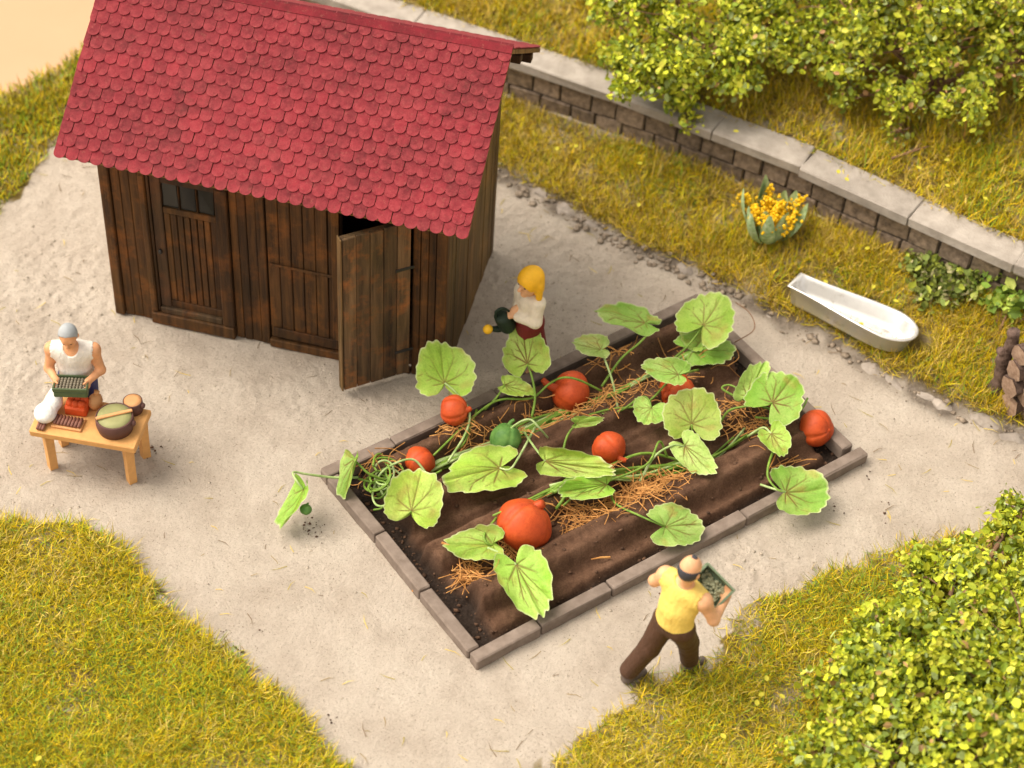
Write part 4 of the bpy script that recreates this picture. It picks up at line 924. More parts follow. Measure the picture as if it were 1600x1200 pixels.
def fallen():
    px = [(1355, 388), (1365, 448), (1290, 440), (998, 320), (1310, 268), (1323, 280), (1436, 262), (1480, 250), (1540, 310), (1400, 470), (1000, 255), (1150, 205), (1130, 1150), (1190, 1085), (1198, 1060), (1222, 1088), (1183, 1098), (1480, 290), (1350, 285), (870, 232), (900, 228), (1345, 506), (60, 1185)]
    V = []; F = []; C = []
    for i, (x, y) in enumerate(px):
        g = gp(x, y, .15 if y > 280 and x < 1420 else .9)
        if y > 1000: g = gp(x, y, .1)
        z = max(hz(g[0], g[1]), .0); g = gp(x, y, z+.12); 
        if y < 300: g = gp(x, y, hz(g[0], g[1])+.13)
        if (x, y) == (1345, 506): g = gp(x, y, .24)
        a = random.uniform(0, 6); s = .034; n = len(V)
        for k, (u, v, w) in enumerate([(-1, 0, 0), (-.4, .6, .1), (.4, .6, .12), (1, 0, .05), (.4, -.6, .1), (-.4, -.6, .1)]):
            V.append(g+s*np.array([u*math.cos(a)-v*math.sin(a), u*math.sin(a)+v*math.cos(a), w])); C.append((.55, .50, .05))
        F.append((n, n+1, n+2, n+3)); F.append((n, n+3, n+4, n+5))
    me = np_mesh('fallen_leaves', np.array(V), [np.array(F)], False, {'col': np.array(C)}, MAT['bleaf']); tag(mesh_obj('fallen_leaves', me, None), 'small yellow leaves scattered on the grass', 'leaves', kind='stuff')
fallen()
def twig(label, a, c, r, bend=.02, nm='fallen_twig', mat='twig'):
    b = MB(); root = empty(nm, a); m_ = (a+c)/2+np.array([bend, 0, bend]); S = spline([a-a, m_-a, c-a], 5); b.tube(S, list(np.linspace(r, r*.5, len(S))), 6)
    b.tube([m_-a, m_-a+(c-a)*.15+np.array([.02, .05, .04])], [r*.6, r*.3], 5); o = b.build(nm, MAT[mat], None, True); o.location = root.location; bpy.data.objects.remove(root); tag(o, label, 'twig'); return o
a_ = gp(1393, 248, 1.0); a_ = gp(1393, 248, hz(a_[0], a_[1])+.10); c_ = gp(1453, 228, hz(a_[0], a_[1])+.13)
twig('brown twig lying on the terrace grass below the far right bush', a_, c_, .016)
a_ = gp(1505, 222, 1.); a_ = gp(1505, 222, hz(a_[0], a_[1])); twig('thin pale upright stalk below the far right bush', a_, gp(1513, 172, a_[2]+.55), .008, .0, 'dry_stalk', 'straw')

# ------------------------------------------------------------------ yellow flowering plant
def flower_plant():
    c = gp(1200, 376, .15); c[2] = hz(c[0], c[1]); root = empty('flowering_plant', c); tag(root, 'plant with grey green leaves and yellow flower clusters on the bank', 'plant')
    def lf(p, az, tilt, L, w):
        d = np.array([math.cos(az), math.sin(az), 0]); s = np.array([-d[1], d[0], 0]); V = []; F = []; n = 9; tw = random.uniform(-.5, .5)
        for i in range(n+1):
            t_ = i/n; an = tilt*(1-t_*.6); q = p+d*L*t_*math.sin(an)+np.array([0, 0, L*t_*math.cos(an)]); ww = w*math.sin(math.pi*(t_*.93+.05))**.7
            for k in (-1, -.5, 0, .5, 1): V.append(q+(s*math.cos(tw*t_)+d*math.sin(tw*t_))*ww*k-d*(abs(k)**1.6)*ww*.5)
        for i in range(n):
            for k in range(4): F.append((i*5+k, i*5+k+1, i*5+k+6, i*5+k+5))
        b = MB(); b.add(V, F); b.build('leaf', MAT['herb'], root, True)
    for k in range(11):
        az = 2*math.pi*k/11+random.uniform(-.3, .3); lf(np.array([.08*math.cos(az), .08*math.sin(az), .0]), az, random.uniform(.55, 1.25), random.uniform(.42, .72), random.uniform(.07, .105))
    for k in range(4):
        az = 2*math.pi*k/4+.9; lf(np.array([.10*math.cos(az), .10*math.sin(az), .0]), az, random.uniform(.3, .5), random.uniform(.5, .6), .085)
    for k in range(10):
        az = 2*math.pi*k*.382+random.uniform(-.2, .2); rd = .05+.30*(k/9)**.8; p0 = np.array([rd*.45*math.cos(az), rd*.45*math.sin(az), .03]); p1 = np.array([rd*math.cos(az), rd*math.sin(az), random.uniform(.44, .58)])
        b = MB(); b.tube([p0, p1], .012, 5)
        for q in range(62):
            t_ = .42+.60*random.random(); p = p0+(p1-p0)*t_; g_ = .046*math.sin(math.pi*min(1, (t_-.36)/.72))+.008
            b.blob(p+np.array([random.gauss(0, g_), random.gauss(0, g_), random.gauss(0, .012)]), (random.uniform(.012, .024), random.uniform(.012, .024), random.uniform(.010, .02)), 6, 4, .2)
        b.build('flower', MAT['flower'], root, False)
flower_plant()

# ------------------------------------------------------------------ bathtub on the bank
def bathtub():
    # px ring of the rim, surveyed at rim height
    hgt = .245; a, c = gp(1240, 434, .42), gp(1430, 520, .40); ax = c-a; ax[2] = 0; L = np.linalg.norm(ax); ax /= L; rt = np.array([-ax[1], ax[0], 0]); g0 = hz(*(a+ax*.7)[:2])
    root = empty('bathtub', (a[0], a[1], g0+.045)); root.rotation_euler = (math.radians(-10), math.radians(1.5), math.atan2(ax[1], ax[0])); tag(root, 'white enamel bathtub standing on the grassy bank', 'bathtub')
    def ring(off, z, sh=0.):
        P = []; n = 14
        def hw(t_): return .155+.115*sstep(0, .8, t_)
        # foot end (flat), far side, round head end, near side
        for t_ in np.linspace(.0, .74, n): P.append((t_*L, float(hw(t_))))
        for an in np.linspace(80, -80, 17): P.append((.74*L+math.cos(math.radians(an))**.9*.26*L, math.sin(math.radians(an))*.274))
        for t_ in np.linspace(.74, .0, n): P.append((t_*L, -float(hw(t_))))
        P = np.array(P); cx = np.array([L*.5, 0]); out = []
        for p in P:
            d = p-cx; out.append((cx[0]+d[0]*(1-off*2/L)+sh, d[1]*(1-off/.25), z))
        return out
    rings = [ring(.10, .0), ring(.06, .04), ring(.012, hgt-.02), ring(-.012, hgt-.012), ring(-.014, hgt), ring(.0, hgt+.008), ring(.022, hgt), ring(.035, hgt-.03), ring(.065, .12), ring(.09, .07), ring(.15, .052)]
    n = len(rings[0]); V = [p for r_ in rings for p in r_]; F = []
    for i in range(len(rings)-1):
        for k in range(n): F.append((i*n+k, i*n+(k+1) % n, (i+1)*n+(k+1) % n, (i+1)*n+k))
    F.append(tuple(range(n))[::-1]); F.append(tuple(range((len(rings)-1)*n, len(rings)*n)))
    b = MB(); b.add(V, F); b.build('basin', MAT['enamel'], root, True)
    b = MB(); b.lathe([(.02, .0), (.02, .008), (.012, .01)], 12, (.18, 0, .062)); b.build('drain', MAT['iron'], root, True)
bathtub()

# ------------------------------------------------------------------ woodpile at the right edge
def woodpile():
    base = gp(1572, 655, .0); ax = np.array([.80, .42, 0]); ax /= np.linalg.norm(ax); rt = np.array([-ax[1], ax[0], 0])
    spec = [('lowest log of the woodpile at its near left end', gp(1578, 632, .19), .13, 1.0), ('log second from the bottom at the near end of the woodpile', gp(1576, 606, .42), .125, .95),
            ('log third from the bottom at the near end of the woodpile', gp(1584, 580, .62), .11, .9), ('topmost log at the near end of the woodpile', gp(1592, 556, .80), .115, .9)]
    sp2 = [('log in the middle of the woodpile beside the second lowest', gp(1602, 622, .40), .12, .9), ('log in the middle of the woodpile beside the third lowest', gp(1606, 592, .60), .11, .9), ('log at the bottom of the woodpile at the picture edge', gp(1606, 650, .17), .11, .9)]
    for i, (lab, p, r, L) in enumerate(spec+sp2):
        p = np.array(p); root = empty('log', p); tag(root, lab, 'log', 'split logs stacked at the right edge')
        rr = random.Random(70+i); pr_ = [r*rr.uniform(.84, 1.12) for _ in range(11)]; V = []; F = []; n = 11; m_ = 6; d = ax+rt*rr.uniform(-.08, .08)
        for j in range(m_+1):
            for k in range(n):
                an = 2*math.pi*k/n+.15*j/m_; q = pr_[k]*(1+rr.uniform(-.06, .06)); V.append(d*L*j/m_+rt*math.cos(an)*q+np.array([0, 0, 1])*math.sin(an)*q)
        for j in range(m_):
            for k in range(n): F.append((j*n+k, j*n+(k+1) % n, (j+1)*n+(k+1) % n, (j+1)*n+k))
        b = MB(); b.add(V, F); b.build('bark', MAT['log_bark'], root)
        b = MB(); b.add([v*.985-d*.004 for v in V[:n]]+[-d*.014], [(k, n, (k+1) % n) for k in range(n)]); b.build('cut_face', MAT['log_end'], root)
        b = MB(); b.add([v-0*d for v in V[-n:]]+[d*(L+.012)], [(k, (k+1) % n, n) for k in range(n)]); b.build('cut_face', MAT['log_end'], root)
    a, c = gp(1556, 606, .14), gp(1584, 518, .95); a[2] = hz(a[0], a[1])-.02
    root = empty('branch_post', a); tag(root, 'short knobbly dark branch standing upright beside the woodpile', 'branch'); d = c-a
    S = [np.zeros(3), d*.3+np.array([.02, 0, 0]), d*.55+np.array([-.015, 0, 0]), d*.8+np.array([.02, 0, 0]), d]; b = MB(); b.tube(spline(S, 4), list(np.linspace(.085, .06, 17)*(1+.1*np.sin(np.arange(17)*1.7))), 9); b.tube([d*.62, d*.68+np.array([-.09, -.02, .03])], [.05, .04], 7); b.build('bark', MAT['log_bark'], root, True)
woodpile()

# ------------------------------------------------------------------ figures: smooth blends of round cones turned into meshes
def d_cone(P, a, b, ra, rb):
    a, b = np.array(a, np.float32), np.array(b, np.float32); ab = b-a; t_ = np.clip(((P-a)@ab)/(ab@ab+1e-9), 0, 1)
    return np.linalg.norm(P-a-t_[..., None]*ab, axis=-1)-(ra+(rb-ra)*t_)
def d_ell(P, c, r, R=None):
    q = P-np.array(c, np.float32)
    if R is not None: q = q@np.array(R, np.float32)
    r = np.array(r, np.float32); k = np.linalg.norm(q/r, axis=-1); return (k-1)*r.min()*.5+(k-1)*r.mean()*.5
def smin(a, b, k):
    h = np.clip(.5+.5*(b-a)/k, 0, 1); return b+(a-b)*h-k*h*(1-h)
def nets(fn, lo, hi, h):
    lo, hi = np.array(lo, np.float32), np.array(hi, np.float32); n = np.ceil((hi-lo)/h).astype(int)+1
    ax = [lo[i]+h*np.arange(n[i], dtype=np.float32) for i in range(3)]; G = np.stack(np.meshgrid(*ax, indexing='ij'), -1); D = fn(G).astype(np.float32)
    S = D < 0; nx, ny, nz = n-1
    cnt = np.zeros((nx, ny, nz), np.int8)
    offs = [(i, j, k) for i in (0, 1) for j in (0, 1) for k in (0, 1)]
    for i, j, k in offs: cnt += S[i:i+nx, j:j+ny, k:k+nz]
    act = np.argwhere((cnt > 0) & (cnt < 8)); idm = -np.ones((nx, ny, nz), np.int64); idm[tuple(act.T)] = np.arange(len(act))
    acc = np.zeros((len(act), 3)); m_ = np.zeros(len(act))
    for p in offs:
        for axs in range(3):
            if p[axs]: continue
            q = list(p); q[axs] = 1; A, B = act+np.array(p), act+np.array(q); da, db = D[tuple(A.T)], D[tuple(B.T)]; cr = (da < 0) != (db < 0)
            t_ = np.where(cr, da/(da-db+1e-12), 0); pt = A+0.; pt[:, axs] += t_; acc += pt*cr[:, None]; m_ += cr
    V = lo+h*acc/m_[:, None]; Fs = []
    for axs in range(3):
        o1, o2 = [(1, 2), (2, 0), (0, 1)][axs]; sl0 = [slice(None)]*3; sl1 = [slice(None)]*3; sl0[axs] = slice(0, -1); sl1[axs] = slice(1, None)
        a, b = S[tuple(sl0)], S[tuple(sl1)]; e = np.argwhere(a != b); e = e[(e[:, o1] > 0) & (e[:, o2] > 0) & (e[:, o1] < n[o1]-1) & (e[:, o2] < n[o2]-1)]
        flip = a[tuple(e.T)]; ids = []
        for u, v in ((1, 1), (0, 1), (0, 0), (1, 0)):
            c = e.copy(); c[:, o1] -= u; c[:, o2] -= v; ids.append(idm[tuple(c.T)])
        q = np.stack(ids, 1); q[~flip] = q[~flip][:, ::-1]; q = q[(q >= 0).all(1)]; Fs.append(q)
    return V, np.concatenate(Fs)
def sdf_obj(name, prims, mat, root, h=.011, k=.03, cuts=(), infl=0., pad=.05):
    """prims: ('c', a, b, ra, rb) or ('e', centre, radii[, R]); cuts: the same, taken away"""
    pts = []
    for p in prims:
        if p[0] == 'c': pts += [np.array(p[1])-max(p[3:5]), np.array(p[1])+max(p[3:5]), np.array(p[2])-max(p[3:5]), np.array(p[2])+max(p[3:5])]
        else: pts += [np.array(p[1])-max(p[2]), np.array(p[1])+max(p[2])]
    pts = np.array(pts); lo, hi = pts.min(0)-pad, pts.max(0)+pad
    def one(P, p): return d_cone(P, *p[1:5]) if p[0] == 'c' else d_ell(P, *p[1:4])
    def fn(P):
        d = None
        for p in prims:
            kk = p[-1] if isinstance(p[-1], dict) else None; q = p[:-1] if kk is not None else p; e = one(P, q)
            d = e if d is None else smin(d, e, (kk or {}).get('k', k))
        d = d-infl
        for p in cuts: d = np.maximum(d, -one(P, p))
        return d
    V, Q = nets(fn, lo, hi, h); L = np.array(root.location)
    me = np_mesh(name, V-L, [Q], True, None, MAT[mat]); return mesh_obj(name, me, None, root)
def arr(*a): return np.array(a, float)
def hand(w, d, nrm, side, curl=.5, r=.0125):
    """palm at wrist w pointing along d, palm normal nrm; five separate fingers"""
    d = d/np.linalg.norm(d); nrm = nrm/np.linalg.norm(nrm); s = np.cross(nrm, d)*side; pr_ = []
    pc = w+d*.05; pr_.append(('c', w, pc, .026, .03)); pr_.append(('c', pc+s*.02, pc-s*.022, .022, .02))
    for i, (o, l) in enumerate(((.034, .062), (.012, .072), (-.011, .068), (-.033, .052))):
        k0 = pc+d*.022+s*o; k1 = k0+(d*math.cos(curl*.6)+nrm*math.sin(curl*.6))*l*.55; k2 = k1+(d*math.cos(curl*1.8)+nrm*math.sin(curl*1.8))*l*.5
        pr_.append(('c', k0, k1, r, r*.95, {'k': .006})); pr_.append(('c', k1, k2, r*.95, r*.8, {'k': .006}))
    t0 = w+d*.025+s*.03; t1 = t0+(s*.7+d*.6+nrm*.3)*.04; t2 = t1+(d*.8+nrm*.7+s*.1)*.035
    pr_.append(('c', t0, t1, r*1.2, r*1.1, {'k': .008})); pr_.append(('c', t1, t2, r*1.1, r*.85, {'k': .006})); return pr_
def head_prims(c, f, up, s=1.):
    """skull, jaw, nose, ears, brow for a head centred c looking along f"""
    f = f/np.linalg.norm(f); up = up-f*(up@f); up /= np.linalg.norm(up); r = np.cross(f, up); R = np.stack([r, f, up], 1)
    P = [('e', c+up*.02*s, arr(.083, .100, .105)*s, R), ('e', c+f*.025*s-up*.055*s, arr(.062, .068, .068)*s, R, {'k': .03})]
    P += [('c', c+f*.092*s+up*.012*s, c+f*.118*s-up*.022*s, .010*s, .017*s, {'k': .012}), ('c', c+f*.085*s+up*.03*s-r*.035*s, c+f*.085*s+up*.03*s+r*.035*s, .014*s, .014*s, {'k': .02})]
    P += [('e', c+f*.088*s-up*.062*s, arr(.026, .012, .010)*s, R, {'k': .01}), ('e', c+f*.07*s-up*.10*s, arr(.028, .025, .022)*s, R, {'k': .02})]
    for q in (-1, 1): P.append(('e', c+r*.084*s*q-up*.005*s-f*.005*s, arr(.014, .022, .034)*s, R, {'k': .008}))
    eyes = [c+f*.088*s+up*.006*s+r*.034*s*q for q in (-1, 1)]
    return P, eyes, r, up, R
def eyes_obj(eyes, root):
    for e in eyes:
        b = MB(); b.blob(e-np.array(root.location), .0125, 8, 6); b.build('eye', MAT['eye'], root, True)

def man_with_crate():
    g = lambda x, y: hz(x, y)
    hip = arr(1.525, 10.57, .88); f = arr(.62, .78, 0); f /= np.linalg.norm(f); r = np.cross(f, [0, 0, 1.]); up = arr(0, 0, 1.)
    ch = hip+f*.07+arr(0, 0, .31); nk = ch+f*.0+arr(0, 0, .17); hd = arr(1.575, 10.575, 1.585)
    root = empty('person', (1.5, 10.6, 0)); tag(root, 'balding person in yellow vest and brown trousers seen from behind, carrying a crate', 'person')
    sL, sR = ch+arr(0, 0, .09)-r*.20, ch+arr(0, 0, .09)+r*.20
    kB, aB = arr(1.35, 10.575, .49), arr(1.205, 10.56, .115); kF, aF = arr(1.685, 10.65, .50), arr(1.735, 10.73, .115)
    eR, wR = arr(1.835, 10.47, 1.07), arr(1.93, 10.66, 1.10); eL, wL = arr(1.33, 10.80, 1.13), arr(1.56, 10.93, 1.10)
    hp, eyes, hr, hu, HR = head_prims(hd, f+arr(0, 0, -.25), up, 1.08)
    torso = [('e', hip+arr(0, 0, .0), arr(.165, .125, .13), np.stack([r, f, up], 1)), ('e', hip+arr(0, 0, .17), arr(.155, .12, .15), np.stack([r, f, up], 1), {'k': .08}), ('e', ch+arr(0, 0, .02), arr(.18, .125, .16), np.stack([r, f, up], 1), {'k': .08}), ('c', sL, sR, .075, .075, {'k': .06})]
    legs = [('c', hip-r*.085-arr(0, 0, .04), kB, .098, .07, {'k': .05}), ('c', kB, aB, .068, .045, {'k': .03}), ('c', hip+r*.085-arr(0, 0, .04), kF, .098, .07, {'k': .05}), ('c', kF, aF, .068, .045, {'k': .03})]
    wd = arr(.85, .5, 0)
    feet = [('c', aB-arr(0, 0, .02), aB+wd*.12+arr(0, 0, -.075), .042, .034), ('c', aF-arr(0, 0, .02), aF+wd*.12+arr(0, 0, -.075), .042, .034)]
    arms = [('c', sR, eR, .066, .05, {'k': .05}), ('c', eR, wR, .05, .034, {'k': .03}), ('c', sL, eL, .066, .05, {'k': .05}), ('c', eL, wL, .05, .034, {'k': .03})]
    hands = hand(wR, arr(.25, .6, .1), arr(-.5, .3, .6), 1, .8)+hand(wL, arr(.7, .1, .05), arr(.3, -.3, .7), -1, .8)
    sdf_obj('body', torso+[('c', ch+arr(0, 0, .1), hd-arr(0, 0, .06), .062, .055, {'k': .04})]+hp+legs+feet+arms+hands, 'skin', root)
    sdf_obj('shirt', torso[:], 'yellow_cloth', root, infl=.014, cuts=[('e', nk+arr(0, 0, .09)-f*.02, arr(.125, .12, .11), np.stack([r, f, up], 1)), ('e', hip-arr(0, 0, .10), arr(.4, .4, .12)), ('c', sL-r*.045, sL-r*.2, .095, .1), ('c', sR+r*.045, sR+r*.2, .095, .1)])
    sdf_obj('trousers', [torso[0]]+[('c', hip-r*.085-arr(0, 0, .04), kB, .108, .085, {'k': .05}), ('c', kB, aB+arr(0, 0, .045), .084, .076, {'k': .03}), ('c', hip+r*.085-arr(0, 0, .04), kF, .108, .085, {'k': .05}), ('c', kF, aF+arr(0, 0, .045), .084, .074, {'k': .03})], 'brown_cloth', root, infl=.010, cuts=[('e', hip+arr(0, 0, .22), arr(.5, .5, .15))])
    for a in (aB, aF): sdf_obj('shoe', [('c', a-wd*.02-arr(0, 0, .065), a+wd*.15-arr(0, 0, .075), .050, .042), ('c', a-arr(0, 0, .03), a-arr(0, 0, .06), .05, .054)], 'shoe', root, .009)
    sdf_obj('hair', [('e', hd+hu*.012-np.cross(hu, hr)*0, arr(.098, .116, .112), HR)], 'dark_hair', root, .008, cuts=[('e', hd+hu*.125, arr(.2, .2, .095), HR), ('e', hd+f*.16, arr(.2, .155, .3), HR), ('e', hd-hu*.17, arr(.2, .2, .10), HR)])
    sdf_obj('hair_tuft', [('e', hd+hu*.125+f*.015, arr(.028, .030, .014), HR)], 'dark_hair', root, .006); eyes_obj(eyes, root)
    # crate, held in front
    c = [gp(1104, 879, 1.34), gp(1153, 922, 1.20), gp(1116, 954, 1.10), gp(1078, 908, 1.24)]; cc = sum(c)/4; ex = (c[1]-c[0]+c[2]-c[3])/2; ey = (c[0]-c[3]+c[1]-c[2])/2; lx, ly = np.linalg.norm(ex), np.linalg.norm(ey); ex /= lx; ey = ey-ex*(ey@ex); ey /= np.linalg.norm(ey); ez = np.cross(ex, ey)
    q = empty('crate', cc-ez*.12); q.rotation_euler = Matrix((ex, ey, ez)).transposed().to_euler(); tag(q, 'open green crate carried by the person in the yellow vest', 'crate')
    hx, hy, hh, w = lx/2, ly/2, .15, .022
    for x0, x1, y0, y1 in ((-hx, hx, -hy, -hy+w), (-hx, hx, hy-w, hy), (-hx, -hx+w, -hy+w, hy-w), (hx-w, hx, -hy+w, hy-w)):
        b = MB(); b.box(x0+.001, x1-.001, y0+.001, y1-.001, -.03, .12, .004); b.build('side_panel', MAT['box_green'], q)
    b = MB(); b.box(-hx+w, hx-w, -hy+w, hy-w, -.028, -.01); b.build('bottom', MAT['box_green'], q)
    b = MB()
    for i in range(110): b.blob((random.uniform(-hx+.045, hx-.045), random.uniform(-hy+.045, hy-.045), random.uniform(-.005, .012)), random.uniform(.012, .02), 7, 5, .12)
    tag(b.build('contents', MAT['crop_fill'], q, True), kind='stuff')
man_with_crate()

TZ = .58
def table_frame():
    a, b, c = gp(47, 672, TZ), gp(209, 700, TZ), gp(229, 640, TZ); ux = b-a; L = np.linalg.norm(ux); ux /= L; uy = np.array([-ux[1], ux[0], 0]); return a, ux, uy, L, float((c-b)@uy)
TA, TUX, TUY, TL, TW = table_frame()
def tb(px, py, z=TZ):
    p = gp(px, py, z)-TA; return float(p@TUX), float(p@TUY)
def old_man():
    f = arr(.05, -1, 0); f /= np.linalg.norm(f); r = np.cross(f, [0, 0, 1.]); up = arr(0, 0, 1.)
    base = TA+TUX*.33+TUY*(TW+.14); x0, y0 = base[0], base[1]; x0 = -4.10
    hip = arr(x0, y0, .88); ch = hip+f*.05+arr(0, 0, .34); hd = arr(x0-.005, y0-.10, 1.555); bu = up+f*.55; R3 = np.stack([r, f, up], 1)
    root = empty('person', (x0, y0, 0)); tag(root, 'grey haired person in a white vest behind the small wooden table', 'person')
    sL, sR = ch+arr(0, 0, .08)-r*.215, ch+arr(0, 0, .08)+r*.215       # r points to the figure's right
    hp, eyes, hr, hu, HR = head_prims(hd, f+arr(0, 0, -.42), up, 1.12)
    torso = [('e', hip, arr(.17, .135, .13), R3), ('e', hip+arr(0, 0, .16)+f*.03, arr(.17, .15, .15), R3, {'k': .08}), ('e', ch+arr(0, 0, .0), arr(.19, .13, .16), R3, {'k': .08}), ('c', sL, sR, .078, .078, {'k': .06})]
    legs = []
    for q in (-1, 1): legs += [('c', hip+r*.09*q-arr(0, 0, .03), arr(x0, y0, .48)+r*.10*q+f*.02, .10, .072, {'k': .05}), ('c', arr(x0, y0, .48)+r*.10*q+f*.02, arr(x0, y0, .1)+r*.10*q, .07, .046, {'k': .03}), ('c', arr(x0, y0, .08)+r*.1*q, arr(x0, y0, .04)+r*.11*q+f*.14, .042, .034)]
    eL, eR = sL-r*.06-arr(0, 0, .27)+f*.03, sR+r*.06-arr(0, 0, .27)+f*.03; tc = hip+f*.33+arr(0, 0, .16); wL, wR = tc-r*.165-f*.06, tc+r*.165-f*.06
    arms = [('c', sL, eL, .064, .05, {'k': .05}), ('c', eL, wL, .05, .035, {'k': .03}), ('c', sR, eR, .064, .05, {'k': .05}), ('c', eR, wR, .05, .035, {'k': .03})]
    hands = hand(wL, f+arr(0, 0, -.2), r+arr(0, 0, .1), 1, .55)+hand(wR, f+arr(0, 0, -.2), -r+arr(0, 0, .1), -1, .55)
    root.scale = (.88,)*3
    sdf_obj('body', torso+[('c', ch+arr(0, 0, .1), hd-arr(0, 0, .05), .064, .056, {'k': .04})]+hp+legs+arms+hands, 'skin2', root)
    sdf_obj('vest', torso, 'white_cloth', root, infl=.015, cuts=[('e', ch+arr(0, 0, .23)+f*.09, arr(.095, .14, .15), R3), ('e', hip-arr(0, 0, .13), arr(.4, .4, .12)), ('c', sL-r*.055, sL-r*.2, .10, .1), ('c', sR+r*.055, sR+r*.2, .10, .1)])
    tr = [torso[0]]
    for q in (-1, 1): tr += [('c', hip+r*.09*q-arr(0, 0, .03), arr(x0, y0, .48)+r*.10*q+f*.02, .11, .09, {'k': .05}), ('c', arr(x0, y0, .48)+r*.10*q+f*.02, arr(x0, y0, .12)+r*.10*q, .088, .08, {'k': .03})]
    sdf_obj('trousers', tr, 'blue_cloth', root, infl=.008, cuts=[('e', hip+arr(0, 0, .2), arr(.5, .5, .13))])
    for q in (-1, 1): sdf_obj('shoe', [('c', arr(x0, y0, .05)+r*.1*q-f*.02, arr(x0, y0, .045)+r*.11*q+f*.15, .052, .042), ('c', arr(x0, y0, .09)+r*.1*q, arr(x0, y0, .05)+r*.1*q, .05, .052)], 'shoe', root, .009)
    ff = np.cross(hu, hr)
    sdf_obj('hair', [('e', hd+hu*.03, arr(.102, .120, .122), HR)], 'grey_hair', root, .008, cuts=[('e', hd+(f+arr(0, 0, -.42))/1.08*.17+hu*.005, arr(.2, .16, .135), HR), ('e', hd-hu*.14, arr(.2, .2, .11), HR)]); eyes_obj(eyes, root)
    tc = np.array(root.location)+(tc-np.array(root.location))*.88
    t_ = empty('seedling_tray', tc-arr(0, 0, .05)); t_.scale = (.92,)*3; t_.rotation_euler = (math.radians(-6), 0, math.atan2(-r[1], -r[0])); tag(t_, 'green seedling tray filled with soil, held over the table', 'tray')
    b = MB(); b.box(-.17, .17, -.11, .11, -.03, .05, .014, .004); b.build('tray_body', MAT['tray_green'], t_)
    for x0_, x1_, y0_, y1_ in ((-.175, .175, -.115, -.097), (-.175, .175, .097, .115), (-.175, -.157, -.097, .097), (.157, .175, -.097, .097)):
        b = MB(); b.box(x0_, x1_, y0_+.0005, y1_-.0005, .045, .092, .005, .002); b.build('rim', MAT['tray_green'], t_)
    b = MB()
    for i in range(9):
        for j in range(5): b.blob((-.135+i*.034, -.075+j*.037, .062), (.019, .02, .022), 7, 5, .12)
    tag(b.build('contents', MAT['soil_fill'], t_, True), kind='stuff')
old_man()

